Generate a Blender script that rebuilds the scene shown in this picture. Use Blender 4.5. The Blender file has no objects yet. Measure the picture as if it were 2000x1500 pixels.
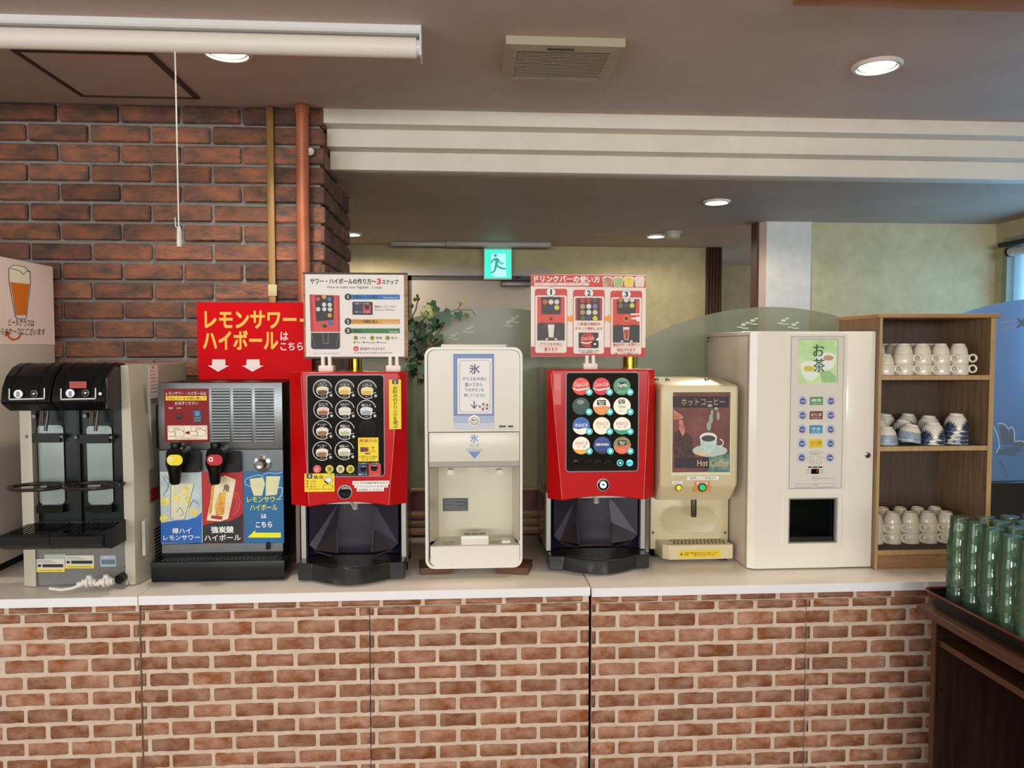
import bpy, bmesh, math, random
from mathutils import Vector, Matrix
C = bpy.context.scene.collection
SC = bpy.context.scene
rnd = random.Random(7)
PI = math.pi

# ------------------------------------------------------------ camera
PSI, THE, FPX, EYE = math.radians(3.6959), math.radians(2.7043), 1500.0, 1.6
cam = bpy.data.cameras.new('camera'); camo = bpy.data.objects.new('camera', cam); C.objects.link(camo)
cam.sensor_width = 36.0; cam.lens = 36.0 * FPX / 2000.0; cam.clip_start = 0.05
camo.location = (0, 0, EYE); camo.rotation_euler = (PI / 2 - THE, 0, -PSI)
SC.camera = camo

# ------------------------------------------------------------ light and exposure
SC.view_settings.view_transform = 'Standard'; SC.view_settings.look = 'None'
SC.view_settings.gamma = 1.0; SC.view_settings.use_curve_mapping = False
SC.view_settings.exposure = 0.0
wd = bpy.data.worlds.new('world'); SC.world = wd; wd.use_nodes = True
wd.node_tree.nodes['Background'].inputs[0].default_value = (0.75, 0.87, 1.0, 1)
wd.node_tree.nodes['Background'].inputs[1].default_value = 0.9
SC.cycles.max_bounces = 10; SC.cycles.transparent_max_bounces = 128; SC.cycles.sample_clamp_indirect = 4.0
SC.cycles.caustics_refractive = False; SC.cycles.caustics_reflective = False


def area(name, loc, rot, sx, sy, power, col):
    l = bpy.data.lights.new(name, 'AREA'); l.shape = 'RECTANGLE'; l.size = sx; l.size_y = sy
    l.energy = power; l.color = col
    o = bpy.data.objects.new(name, l); C.objects.link(o); o.location = loc; o.rotation_euler = rot
    return o


def spot(name, loc, power, col, size=2.4, blend=0.6, rad=0.05):
    l = bpy.data.lights.new(name, 'SPOT'); l.energy = power; l.color = col
    l.spot_size = size; l.spot_blend = blend; l.shadow_soft_size = rad
    o = bpy.data.objects.new(name, l); C.objects.link(o); o.location = loc
    return o


# daylight through the dining-room windows behind the camera and the window beyond the screens
area('daylight_rear', (-0.25, -4.9, 2.03), (PI / 2, 0, 0), 6.8, .84, 330, (0.96, 0.98, 1.0))
area('daylight_left', (-3.6, -1.2, 1.5), (0, -PI / 2, 0), 1.6, 3.0, 60, (0.86, 0.94, 1.0))
area('daylight_side', (3.60, 3.8, 1.80), (0, PI / 2, 0), 0.85, 1.6, 80, (0.55, 0.76, 1.0))
WARM = (1.0, 0.89, 0.75)
for nm, p, e in (('lamp_a', (-0.8142, 2.78, 2.60), 34), ('lamp_b', (1.5154, 2.77, 2.60), 40),
                 ('lamp_c', (1.40, 4.19, 2.375), 30), ('lamp_d', (1.39, 5.49, 2.375), 14), ('lamp_e', (-0.76, 5.50, 2.375), 34),
                 ('lamp_f', (-0.81, 0.55, 2.60), 34), ('lamp_g', (1.51, 0.55, 2.60), 34)):
    spot(nm, p, e, WARM, 2.4 if p[1] < 3 else 3.0, .6 if p[1] < 3 else .3)


# ------------------------------------------------------------ from photograph pixels to points on real planes
_fw = Vector((math.sin(PSI) * math.cos(THE), math.cos(PSI) * math.cos(THE), -math.sin(THE)))
_rt = Vector((math.cos(PSI), -math.sin(PSI), 0)); _up = _rt.cross(_fw)


def _ray(px, py): return _fw + _rt * ((px - 1000) / FPX) + _up * ((750 - py) / FPX)
def P(px, py, Y):
    d = _ray(px, py); t = Y / d.y
    return d.x * t, EYE + d.z * t
def PX(px, py, X):
    d = _ray(px, py); t = X / d.x
    return d.y * t, EYE + d.z * t
def PZ(px, py, Z):
    d = _ray(px, py); t = (Z - EYE) / d.z
    return d.x * t, d.y * t


def lin(h):
    h = h.lstrip('#'); r = []
    for i in (0, 2, 4):
        v = int(h[i:i + 2], 16) / 255
        r.append(v / 12.92 if v <= 0.04045 else ((v + 0.055) / 1.055) ** 2.4)
    return (*r, 1.0)


# ------------------------------------------------------------ materials
_mc = {}
def M(name, col='888888', rough=0.5, metal=0.0, col2=None, scale=8.0, stretch=(1, 1, 1), lo=0.35, hi=0.65, bump=0.0, bscale=60.0,
      emit=None, es=0.0, rand=0.0, coat=0.0, spec=0.5, alpha=None, trans=0.0, ior=1.45, detail=6.0):
    if name in _mc: return _mc[name]
    m = bpy.data.materials.new(name); m.use_nodes = True; nt = m.node_tree; b = nt.nodes['Principled BSDF']
    N, L = nt.nodes.new, nt.links.new
    b.inputs['Base Color'].default_value = lin(col); b.inputs['Roughness'].default_value = rough
    b.inputs['Metallic'].default_value = metal; b.inputs['Specular IOR Level'].default_value = spec
    if coat: b.inputs['Coat Weight'].default_value = coat; b.inputs['Coat Roughness'].default_value = 0.06
    if trans: b.inputs['Transmission Weight'].default_value = trans; b.inputs['IOR'].default_value = ior
    m.diffuse_color = lin(col)
    vec = None
    if col2 or bump or rand:
        tc = N('ShaderNodeTexCoord'); mp = N('ShaderNodeMapping'); mp.inputs['Scale'].default_value = stretch
        L(tc.outputs['Object'], mp.inputs['Vector']); vec = mp.outputs['Vector']
        if rand:
            oi = N('ShaderNodeObjectInfo'); ml = N('ShaderNodeVectorMath'); ml.operation = 'SCALE'
            ml.inputs[0].default_value = (31, 17, 23); L(oi.outputs['Random'], ml.inputs['Scale'])
            ad = N('ShaderNodeVectorMath'); ad.operation = 'ADD'; L(vec, ad.inputs[0]); L(ml.outputs[0], ad.inputs[1]); vec = ad.outputs[0]
    last = None
    if col2:
        nz = N('ShaderNodeTexNoise'); nz.inputs['Scale'].default_value = scale; nz.inputs['Detail'].default_value = detail
        nz.inputs['Roughness'].default_value = 0.62
        L(vec, nz.inputs['Vector']); cr = N('ShaderNodeValToRGB')
        cr.color_ramp.elements[0].position = lo; cr.color_ramp.elements[1].position = hi
        cr.color_ramp.elements[0].color = lin(col); cr.color_ramp.elements[1].color = lin(col2)
        L(nz.outputs['Fac'], cr.inputs['Fac']); last = cr.outputs['Color']
    if rand:
        hs = N('ShaderNodeHueSaturation'); mr = N('ShaderNodeMapRange')
        mr.inputs['To Min'].default_value = 1 - rand; mr.inputs['To Max'].default_value = 1 + rand
        L(oi.outputs['Random'], mr.inputs['Value']); L(mr.outputs[0], hs.inputs['Value'])
        if last: L(last, hs.inputs['Color'])
        else: hs.inputs['Color'].default_value = lin(col)
        last = hs.outputs['Color']
    if last: L(last, b.inputs['Base Color'])
    if bump:
        n2 = N('ShaderNodeTexNoise'); n2.inputs['Scale'].default_value = bscale; n2.inputs['Detail'].default_value = 5
        L(vec, n2.inputs['Vector']); bp = N('ShaderNodeBump'); bp.inputs['Strength'].default_value = bump
        bp.inputs['Distance'].default_value = 0.01; L(n2.outputs['Fac'], bp.inputs['Height']); L(bp.outputs['Normal'], b.inputs['Normal'])
    if emit:
        b.inputs['Emission Color'].default_value = lin(emit); b.inputs['Emission Strength'].default_value = es
    _mc[name] = m
    return m


def frosted(name, tint, clear, pal, dm=.35):
    m = bpy.data.materials.new(name); m.use_nodes = True; nt = m.node_tree; nt.nodes.clear(); N, L = nt.nodes.new, nt.links.new
    out = N('ShaderNodeOutputMaterial'); tl = N('ShaderNodeBsdfTranslucent'); df = N('ShaderNodeBsdfDiffuse'); tp = N('ShaderNodeBsdfTransparent'); gl = N('ShaderNodeBsdfGlossy')
    tl.inputs[0].default_value = lin(pal); df.inputs[0].default_value = lin(pal); tp.inputs[0].default_value = lin(tint); gl.inputs['Roughness'].default_value = .25
    m1, m2, m3 = N('ShaderNodeMixShader'), N('ShaderNodeMixShader'), N('ShaderNodeMixShader')
    m1.inputs[0].default_value = dm; L(tl.outputs[0], m1.inputs[1]); L(df.outputs[0], m1.inputs[2])
    m2.inputs[0].default_value = clear; L(m1.outputs[0], m2.inputs[1]); L(tp.outputs[0], m2.inputs[2])
    m3.inputs[0].default_value = .02; L(m2.outputs[0], m3.inputs[1]); L(gl.outputs[0], m3.inputs[2]); L(m3.outputs[0], out.inputs[0])
    _mc[name] = m
    return m


# ------------------------------------------------------------ mesh collection
class MB:
    def __init__(s): s.bm = bmesh.new()
    def box(s, x0, x1, y0, y1, z0, z1, b=0.0, seg=2):
        r = bmesh.ops.create_cube(s.bm, size=1.0); vs = r['verts']
        x0, x1 = min(x0, x1), max(x0, x1); y0, y1 = min(y0, y1), max(y0, y1); z0, z1 = min(z0, z1), max(z0, z1)
        for v in vs:
            v.co = Vector((x0 + (v.co.x + .5) * (x1 - x0), y0 + (v.co.y + .5) * (y1 - y0), z0 + (v.co.z + .5) * (z1 - z0)))
        if b:
            es = list({e for v in vs for e in v.link_edges})
            bmesh.ops.bevel(s.bm, geom=es, offset=b, segments=seg, affect='EDGES', profile=0.5)
        return s
    def loft(s, A, B, capA=True, capB=True, closed=True):
        va = [s.bm.verts.new(p) for p in A]; vb = [s.bm.verts.new(p) for p in B]; n = len(va)
        for i in range(n if closed else n - 1):
            j = (i + 1) % n; s.bm.faces.new((va[i], va[j], vb[j], vb[i]))
        if capA: s.bm.faces.new(va[::-1])
        if capB: s.bm.faces.new(vb)
        return s
    def py(s, pts, y0, y1): return s.loft([(x, y0, z) for x, z in pts], [(x, y1, z) for x, z in pts])
    def px(s, pts, x0, x1): return s.loft([(x0, y, z) for y, z in pts], [(x1, y, z) for y, z in pts])
    def pz(s, pts, z0, z1): return s.loft([(x, y, z0) for x, y in pts], [(x, y, z1) for x, y in pts])
    def ring(s, O, I, y0, y1):
        n = len(O); f = [[s.bm.verts.new((x, y, z)) for x, z in L] for L in (O, I) for y in (y0, y1)]
        o0, o1, i0, i1 = f
        for k in range(n):
            j = (k + 1) % n
            for a, b in ((o0, i0), (i0, i1), (i1, o1), (o1, o0)): s.bm.faces.new((a[k], a[j], b[j], b[k]))
        return s
    def quad(s, *pts): s.bm.faces.new([s.bm.verts.new(p) for p in pts]); return s
    def lathe(s, prof, c=(0, 0, 0), seg=24, axis='z'):
        rings = []
        for r, h in prof:
            if r < 1e-6: rings.append([s.bm.verts.new(s._ax(c, 0, 0, h, axis))])
            else: rings.append([s.bm.verts.new(s._ax(c, r * math.cos(2 * PI * k / seg), r * math.sin(2 * PI * k / seg), h, axis)) for k in range(seg)])
        for a, b in zip(rings, rings[1:]):
            for k in range(seg):
                j = (k + 1) % seg
                if len(a) == 1 and len(b) == 1: break
                if len(a) == 1: s.bm.faces.new((a[0], b[j], b[k]))
                elif len(b) == 1: s.bm.faces.new((a[k], a[j], b[0]))
                else: s.bm.faces.new((a[k], a[j], b[j], b[k]))
        return s
    @staticmethod
    def _ax(c, u, v, h, axis):
        if axis == 'z': return (c[0] + u, c[1] + v, c[2] + h)
        if axis == 'y': return (c[0] + u, c[1] + h, c[2] + v)
        return (c[0] + h, c[1] + u, c[2] + v)
    def cyl(s, c, r, h, axis='z', seg=20, r2=None): return s.lathe([(0, 0), (r, 0), (r if r2 is None else r2, h), (0, h)], c, seg, axis)
    def tube(s, pts, r, seg=8, closed=False, ref=None):
        pts = [Vector(p) for p in pts]; n = len(pts); rs = []; D = pts[-1] - pts[0]; flat = not closed and abs(D.z) > .7 * D.length
        for i, p in enumerate(pts):
            a = pts[i - 1] if (i or closed) else p; b = pts[(i + 1) % n] if (i < n - 1 or closed) else p
            t = (b - a).normalized(); u = t.cross(Vector(ref)) if ref else t.cross(Vector((1, 0, 0)) if flat or abs(t.z) > .98 and not closed else Vector((0, 0, 1)))
            if u.length < 1e-3: u = t.cross(Vector((0, 1, 0)))
            u.normalize(); w = t.cross(u); rr = r[i] if isinstance(r, (list, tuple)) else r
            rs.append([s.bm.verts.new(p + (u * math.cos(2 * PI * k / seg) + w * math.sin(2 * PI * k / seg)) * rr) for k in range(seg)])
        for i in range(n if closed else n - 1):
            a, b = rs[i], rs[(i + 1) % n]
            for k in range(seg): j = (k + 1) % seg; s.bm.faces.new((a[k], a[j], b[j], b[k]))
        if not closed: s.bm.faces.new(rs[0][::-1]); s.bm.faces.new(rs[-1])
        return s
    def mesh(s, name, mat=None, off=(0, 0, 0), smooth=True, ang=0.6, recalc=True):
        if recalc: bmesh.ops.recalc_face_normals(s.bm, faces=s.bm.faces[:])
        me = bpy.data.meshes.new(name); o = Vector(off)
        for v in s.bm.verts: v.co -= o
        s.bm.to_mesh(me); s.bm.free()
        if mat: me.materials.append(mat)
        if smooth and len(me.polygons):
            me.polygons.foreach_set('use_smooth', [True] * len(me.polygons)); me.set_sharp_from_angle(angle=ang)
        return me


def rr(x0, x1, z0, z1, r, n=5):
    x0, x1 = min(x0, x1), max(x0, x1); z0, z1 = min(z0, z1), max(z0, z1); r = min(r, (x1 - x0) / 2, (z1 - z0) / 2); p = []
    for cx, cz, a in ((x1 - r, z1 - r, 0), (x0 + r, z1 - r, 90), (x0 + r, z0 + r, 180), (x1 - r, z0 + r, 270)):
        for k in range(n + 1):
            t = math.radians(a + 90 * k / n); p.append((cx + r * math.cos(t), cz + r * math.sin(t)))
    return p


def circ(cx, cz, r, n=28, rz=None): return [(cx + r * math.cos(2 * PI * k / n), cz + (rz or r) * math.sin(2 * PI * k / n)) for k in range(n)]


def link(name, me, parent=None, loc=(0, 0, 0)):
    o = bpy.data.objects.new(name, me); C.objects.link(o); o.location = loc
    if parent: o.parent = parent
    return o


class T:
    """A thing: an Empty at its base that parents its parts (kind='structure' for pieces of the setting)."""
    def __init__(s, name, label=None, cat=None, loc=(0, 0, 0), group=None, kind=None, obj=None):
        s.loc = Vector(loc)
        s.o = obj or bpy.data.objects.new(name, None)
        if not obj: C.objects.link(s.o); s.o.location = loc; s.o.empty_display_size = 0.05
        if label: s.o['label'] = label
        if cat: s.o['category'] = cat
        if group: s.o['group'] = group
        if kind: s.o['kind'] = kind
    def add(s, name, mb, mat, parent=None, label=None, **k):
        o = link(name, mb.mesh(name, mat, s.loc, **k), parent or s.o)
        if label: o['label'] = label
        return o


def single(name, mb, mat, label=None, cat=None, loc=(0, 0, 0), group=None, kind=None, **k):
    o = link(name, mb.mesh(name, mat, loc, **k), None, loc)
    T(name, label, cat, loc, group, kind, obj=o)
    return o


_tx = {}
def textmesh(s, bold):
    k = (s, bold)
    if k not in _tx:
        c = bpy.data.curves.new('lettering', 'FONT'); c.body = s; c.resolution_u = 2; c.offset = bold; c.align_x = 'CENTER'
        c.space_line = 0.9
        kanji = any(ord(q) > 0x2fff for q in s); c.offset = 0 if kanji else bold
        o = bpy.data.objects.new('lettering', c); me = bpy.data.meshes.new_from_object(o)
        vs = [(v.co.x, v.co.y, 0.0) for v in me.vertices]; fs = [tuple(p.vertices) for p in me.polygons]
        if kanji and bold > .008:
            b = bold * .8; n = len(vs); v0, f0 = vs[:], fs[:]; vs, fs = [], []
            for q, (dx, dy) in enumerate(((-b, -b), (b, b), (-b, b), (b, -b), (-b, 0), (b, 0)) if bold > .025 else ((-b, 0), (b, 0), (0, b), (0, -b)) if bold > .015 else ((-b, 0), (b, 0))):
                fs += [tuple(i + len(vs) for i in f) for f in f0]; vs += [(x + dx, y + dy, q * 2.5e-5) for x, y, _ in v0]
        bpy.data.objects.remove(o); bpy.data.meshes.remove(me)
        xs = [v[0] for v in vs]; ys = [v[1] for v in vs]
        x0, x1, y0, y1 = min(xs), max(xs), min(ys), max(ys)
        _tx[k] = ([((x - x0) / (x1 - x0 + 1e-9), (y - y0) / (y1 - y0 + 1e-9), d) for x, y, d in vs], fs)
    return _tx[k]


class Face:
    """Flat print and panels on the front plane Y of a thing, measured in photograph pixels on that plane."""
    def __init__(s, t, Y): s.t, s.Y = t, Y
    def R(s, x0, y0, x1, y1, Y=None):
        Y = Y or s.Y; xm, ym = (x0 + x1) / 2, (y0 + y1) / 2
        return P(x0, ym, Y)[0], P(x1, ym, Y)[0], P(xm, y1, Y)[1], P(xm, y0, Y)[1]
    def plate(s, name, x0, y0, x1, y1, mat, t=0.003, lay=0, r=0, parent=None, label=None, back=0.0, b=0):
        X0, X1, Z0, Z1 = s.R(x0, y0, x1, y1); y = s.Y - lay * 0.0006
        m = MB()
        if r: m.py(rr(X0, X1, Z0, Z1, r * s.Y / FPX), y - t, y + back)
        else: m.box(X0, X1, y - t, y + back, Z0, Z1, b)
        return s.t.add(name, m, mat, parent, label)
    def ringp(s, name, x0, y0, x1, y1, w, mat, t=0.003, lay=0, r=0, parent=None, back=0.0, label=None):
        X0, X1, Z0, Z1 = s.R(x0, y0, x1, y1); k = s.Y / FPX; y = s.Y - lay * 0.0006
        return s.t.add(name, MB().ring(rr(X0, X1, Z0, Z1, max(r, .01) * k), rr(X0 + w * k, X1 - w * k, Z0 + w * k, Z1 - w * k, max(r - w, .01) * k), y - t, y + back), mat, parent, label)
    def knob(s, name, cx, cy, r, mat, t=0.006, lay=0, parent=None, label=None, back=0.0, bev=0.15):
        X, Z = P(cx, cy, s.Y); k = s.Y / FPX; y = s.Y - lay * 0.0006; R_ = r * k
        return s.t.add(name, MB().lathe([(0, back), (R_, back), (R_, -t * (1 - bev)), (R_ * (1 - bev), -t), (0, -t)], (X, y, Z), 28, 'y'), mat, parent, label)
    def art(s, name, mat, shapes, lay=1, parent=None, label=None):
        m = MB(); y = s.Y - lay * 0.0006 - 0.0002
        def pl(pts): m.quad(*[(P(a, b, s.Y)[0], y, P(a, b, s.Y)[1]) for a, b in pts])
        for h in shapes:
            k = h[0]; y -= 4e-5
            if k == 'r': pl([(h[1], h[2]), (h[3], h[2]), (h[3], h[4]), (h[1], h[4])])
            elif k == 'c': pl(circ(h[1], h[2], h[3], 28))
            elif k == 'e': pl(circ(h[1], h[2], h[3], 28, h[4]))
            elif k == 'p': pl(h[1])
            elif k == 'g':
                n = 32; o, i = circ(h[1], h[2], h[3], n), circ(h[1], h[2], h[4], n)
                a0, a1 = (h[5], h[6]) if len(h) > 5 else (0, n)
                for q in range(a0, a1): pl([o[q % n], o[(q + 1) % n], i[(q + 1) % n], i[q % n]])
            elif k == 'l':
                w = h[2] / 2
                for (ax, ay), (bx, by) in zip(h[1], h[1][1:]):
                    d = math.hypot(bx - ax, by - ay) or 1; nx, ny = -(by - ay) / d * w, (bx - ax) / d * w
                    pl([(ax + nx, ay + ny), (bx + nx, by + ny), (bx - nx, by - ny), (ax - nx, ay - ny)])
        return s.t.add(name, m, mat, parent, label, smooth=False, recalc=False)
    def text(s, body, x0, y0, x1, y1, mat, lay=2, bold=0.0, parent=None, skew=0.0, rot=0.0):
        if body == '1': x0, x1 = (x0 + x1) / 2 - (x1 - x0) * .22, (x0 + x1) / 2 + (x1 - x0) * .22
        vs, fs = textmesh(body, bold); y = s.Y - lay * 0.0006 - 0.0003
        (X0, Z0), (X1, Z1) = P(x0, y1, s.Y), P(x1, y0, s.Y); m = MB(); cx, cz = (X0 + X1) / 2, (Z0 + Z1) / 2; bv = []
        for u, v, d_ in vs:
            x = X0 + (X1 - X0) * u + skew * (v - .5) * (Z1 - Z0); z = Z0 + (Z1 - Z0) * v
            if rot:
                dx, dz = x - cx, z - cz; x = cx + dx * math.cos(rot) - dz * math.sin(rot); z = cz + dx * math.sin(rot) + dz * math.cos(rot)
            bv.append(m.bm.verts.new((x, y - d_, z)))
        for f in fs:
            try: m.bm.faces.new([bv[i] for i in f])
            except ValueError: pass
        return s.t.add('lettering', m, mat, parent, smooth=False, recalc=False)
    def vtext(s, body, *a, **k): return s.text('\n'.join('｜' if c == 'ー' else c for c in body), *a, **k)


# ------------------------------------------------------------ common materials
WHITE = M('white_print', 'f2f0ea', 0.55); BLACK = M('black_print', '161414', 0.5); REDP = M('red_print', 'd8102a', 0.45)
YEL = M('yellow_print', 'f5dc10', 0.5); ORANGE = M('orange_print', 'f0a020', 0.5); BLUEP = M('blue_print', '1f6fb5', 0.5)
GREENP = M('green_print', '1d8044', 0.5); GREYP = M('grey_print', '8a8c88', 0.55); NAVY = M('navy_print', '24304e', 0.5)
PINK = M('pink_print', 'f4c9c6', 0.5); GOLDP = M('amber_print', 'd89a3a', 0.5); CREAMP = M('cream_print', 'f1ead0', 0.5)
BROWNP = M('brown_print', '7a3c22', 0.5); DKGREY = M('dark_grey_print', '3a3c40', 0.5); TEALP = M('teal_print', '9cc6c0', 0.5)
BLKPL = M('black_plastic', '0c0d0e', 0.36, spec=0.25); BLKGLOSS = M('black_gloss', '050607', 0.12, spec=.35); CREAM = M('cream_plastic', 'e6e0cc', 0.32)
BEIGE = M('beige_plastic', 'd6c9a2', 0.36); STEEL = M('brushed_steel', '6a6e6e', 0.36, 0.9, col2='7c8080', scale=40, stretch=(1, 1, 30))
CHROME = M('chrome', '9a9c9a', 0.2, 1.0); WOODM = M('cabinet_wood', '7a5f46', 0.5, col2='957857', scale=6, stretch=(9, 9, .8), bump=.08)
BRASS = M('brass', 'b59a3c', 0.16, 1.0)
# ============================================================ THE SETTING
ZC = 0.777; YC = 2.587; CEIL = 2.63; SOFF = 2.405; YB = 6.12; YR = 4.84; XR = 3.48
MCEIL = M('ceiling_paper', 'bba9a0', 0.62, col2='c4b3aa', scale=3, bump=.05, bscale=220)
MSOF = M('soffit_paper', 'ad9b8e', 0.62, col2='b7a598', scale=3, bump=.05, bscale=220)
MWP = M('olive_wallpaper', 'b3a67e', 0.8, col2='c6ba92', scale=9, lo=.3, hi=.7, bump=.12, bscale=90)
MWP2 = M('pale_wallpaper', 'cfc9bd', 0.8, col2='dcd6ca', scale=14, lo=.3, hi=.7, bump=.2, bscale=70)
MTRIM = M('cornice_paint', 'd8d0c2', 0.6, col2='dfd8ca', scale=5)
MDW = M('dark_wood', '3a1f14', 0.34, col2='4a2a1c', scale=7, stretch=(14, 14, .7), bump=.06)
MPLAIN = M('plain_wall', 'b9b2a2', 0.8)
MFLOOR = M('floor_tile', '8c7660', 0.4, col2='98826c', scale=4)


def struct(name, mb, mat, **k): return single(name, mb, mat, kind='structure', **k)


struct('floor', MB().box(-4, 3.6, -5, 8, -0.1, 0), MFLOOR)
struct('ceiling', MB().box(-4, 3.6, -5, 3.42, CEIL, CEIL + .1), MCEIL)
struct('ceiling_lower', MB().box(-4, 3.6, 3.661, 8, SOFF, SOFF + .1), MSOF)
for i, (z0, z1, y) in enumerate(((2.566, CEIL, 3.40), (2.487, 2.566, 3.48), (SOFF, 2.487, 3.56))):
    struct('trim_%d' % (i + 1), MB().box(-.594, 3.5, y, 3.66, z0, z1, .003), MTRIM)
struct('trim_4', MB().box(PZ(1545, 0, CEIL)[0], 3.5, 2.12, 2.262, CEIL - .022, CEIL + .01, .004), M('honey_wood', '9a5a26', .35, col2='b06c30', scale=6, stretch=(.6, 12, 12)))
xb1 = P(1378, 545, YB)[0]; xb2 = P(1408, 545, YB)[0]
struct('wall_back', MB().box(-4, xb1, YB, YB + .1, 0, SOFF), MWP)
struct('wall_recess', MB().box(xb1, 3.6, 7.4, 7.5, 0, SOFF), MWP)
struct('wall_front_right', MB().box(P(1582, 500, YR)[0], XR + .1, YR, YR + .12, 0, SOFF), MWP)
col = T('wall_column', kind='structure', loc=(1.95, YR, 0))
cx0, cx1 = P(1495, 520, YR)[0], P(1582, 520, YR)[0]; cxe = P(1484, 520, YR)[0]
col.add('column_face', MB().box(cx0, cx1, YR - .012, YR + .12, 0, SOFF), MWP2)
col.add('chamfer_strip', MB().pz([(cx0, YR - .012), (cx0, YR + .12), (cxe, YR + .12), (cxe, YR + .03)], 0, SOFF), M('pinkish_trim', 'c3ab9c', .6))
col.add('edge_strip', MB().box(P(1480, 520, YR)[0], cxe, YR + .02, YR + .12, 0, SOFF), MDW)
# right-hand wall with its window opening
struct('wall_right', MB().box(XR, XR + .1, -5, 2.6, 0, SOFF + .3).box(XR, XR + .1, 4.755, YR, 0, SOFF + .3).box(XR, XR + .1, 2.6, 4.755, 2.30, SOFF + .3)
       .box(XR, XR + .1, 2.6, 4.755, 0, 1.15), MWP)
w = T('window_1', kind='structure', loc=(XR, 3.7, .8))
w.add('window_frame', MB().box(XR - .012, XR + .08, 4.715, 4.755, 1.15, 2.30).box(XR - .012, XR + .08, 2.6, 2.64, 1.15, 2.30).box(XR - .012, XR + .08, 2.64, 4.715, 1.15, 1.19)
      .box(XR - .012, XR + .08, 2.64, 4.715, 2.26, 2.30), M('aluminium', '9a968c', .35, .8))
w.add('pane', MB().box(XR + .03, XR + .036, 2.64, 4.715, 1.19, 2.26), frosted('frosted_window', 'b8ccd4', .35, 'a9bfc8'))
struct('added_dado_right', MB().box(XR - .02, XR, 2.0, YR, 0, 1.13, .004).box(2.05, XR - .02, YR - .02, YR, 0, 1.13, .004), M('added_dado_black', '0f0b0a', .4))  # black dado added behind the last screen to darken its lower part
bl = T('window_blind', 'rolled white fabric blind under the head of the side window', 'blind', (XR - .04, 4.0, 2.2))
bl.add('fabric_roll', MB().cyl((XR - .05, 2.7, 2.20), .028, 1.93, 'y', 16), M('blind_fabric', 'cfcdc4', .9, col2='a9a69c', scale=40, bump=.4))
bl.add('end_cap', MB().lathe([(0, 0), (.03, 0), (.03, .02), (0, .035)], (XR - .05, 4.63, 2.20), 16, 'y'), BLKPL)
bl.add('head_rail', MB().box(XR - .09, XR - .012, 2.68, 4.70, 2.235, 2.262, .004), BLKPL)
struct('wall_left', MB().box(-4, -3.9, -5, 8, 0, CEIL), MPLAIN)
struct('wall_rear', MB().box(-4, 3.6, -5, -4.9, 0, 1.6).box(-4, 3.6, -5, -4.9, 2.45, CEIL).box(-4, -3.7, -5, -4.9, 1.6, 2.45).box(3.2, 3.6, -5, -4.9, 1.6, 2.45), MPLAIN)
post = T('trim_5', kind='structure', loc=(xb1, YB, 0))
for k in range(5):
    d = (xb2 - xb1) / 5
    post.add('batten', MB().box(xb1 + d * k + .002, xb1 + d * (k + 1) - .002, YB - .03, YB + .1, 0, SOFF, .004), MDW)
# door in the back wall
dl, dr, dt = P(783, 560, YB)[0], P(1072, 560, YB)[0], P(930, 527, YB)[1]
MFR = M('door_frame_paint', 'a99f93', .5); MDOOR = M('door_paint', 'b0a495', .55, col2='b6aa9b', scale=2)
d1 = T('door_1', kind='structure', loc=((dl + dr) / 2, YB, 0))
d1.add('door_frame', MB().box(dl, dl + .05, YB - .03, YB + .05, 0, dt).box(dr - .05, dr, YB - .03, YB + .05, 0, dt).box(dl + .05, dr - .05, YB - .03, YB + .05, dt - .05, dt), MFR)
d1.add('door_leaf', MB().box(dl + .085, dr - .085, YB - .006, YB - .001, 0, dt - .085, .002), MDOOR)
d1.add('door_stop', MB().box(dl + .05, dl + .085, YB - .004, YB, 0, dt - .05).box(dr - .085, dr - .05, YB - .004, YB, 0, dt - .05).box(dl + .05, dr - .05, YB - .004, YB, dt - .085, dt - .05), M('door_gap', '5d584f', .6))
hx, hz = P(822, 833, YB - .03)
d1.add('door_handle', MB().box(hx - .022, hx + .022, YB - .012, YB - .006, hz - .09, hz + .09, .003).tube([(hx, YB - .01, hz), (hx, YB - .05, hz), (hx + .11, YB - .052, hz - .004)], .009, 10), BRASS, label='brass lever handle')
cl0, cz1 = P(978, 548, YB - .05); cl1, cz0 = P(1036, 560, YB - .05)
dc = T('door_closer', 'dark grey hydraulic closer at the top of the beige door', 'door closer', ((cl0 + cl1) / 2, YB, cz0))
dc.add('body', MB().box(cl0, cl1, YB - .06, YB - .005, cz0, cz1, .008), M('closer_grey', '6d6862', .4, .6))
dc.add('arm', MB().box(cl0 + .08, cl1 + .06, YB - .09, YB - .055, cz1, cz1 + .016).cyl((cl0 + .14, YB - .07, cz1), .016, .03, 'z', 12), BLKPL)
# low wood rail with mouldings behind the counter
MRW = M('red_wood', '5a2417', .28, col2='6b2e1d', scale=6, stretch=(.6, 10, 10)); MTW = M('tan_wood', '9c7a56', .35, col2='a98862', scale=6, stretch=(.6, 10, 10))
tr = T('trim_6', kind='structure', loc=(.5, 3.33, ZC))
xa, xz = -.59, 1.99
tr.add('rail_board', MB().box(xa, xz, 3.335, 3.385, 0, .975), MRW)
tr.add('ledge', MB().box(xa, xz, 3.325, 3.39, .975, .987, .004), MTW)
for z0, z1, y in ((.862, .888, 3.318), (.826, .852, 3.322), (.79, .818, 3.315)):
    tr.add('moulding', MB().px([(3.335, z0), (y, z0), (y - .006, (z0 + z1) / 2), (y, z1), (3.335, z1)], xa, xz), MTW)

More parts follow.
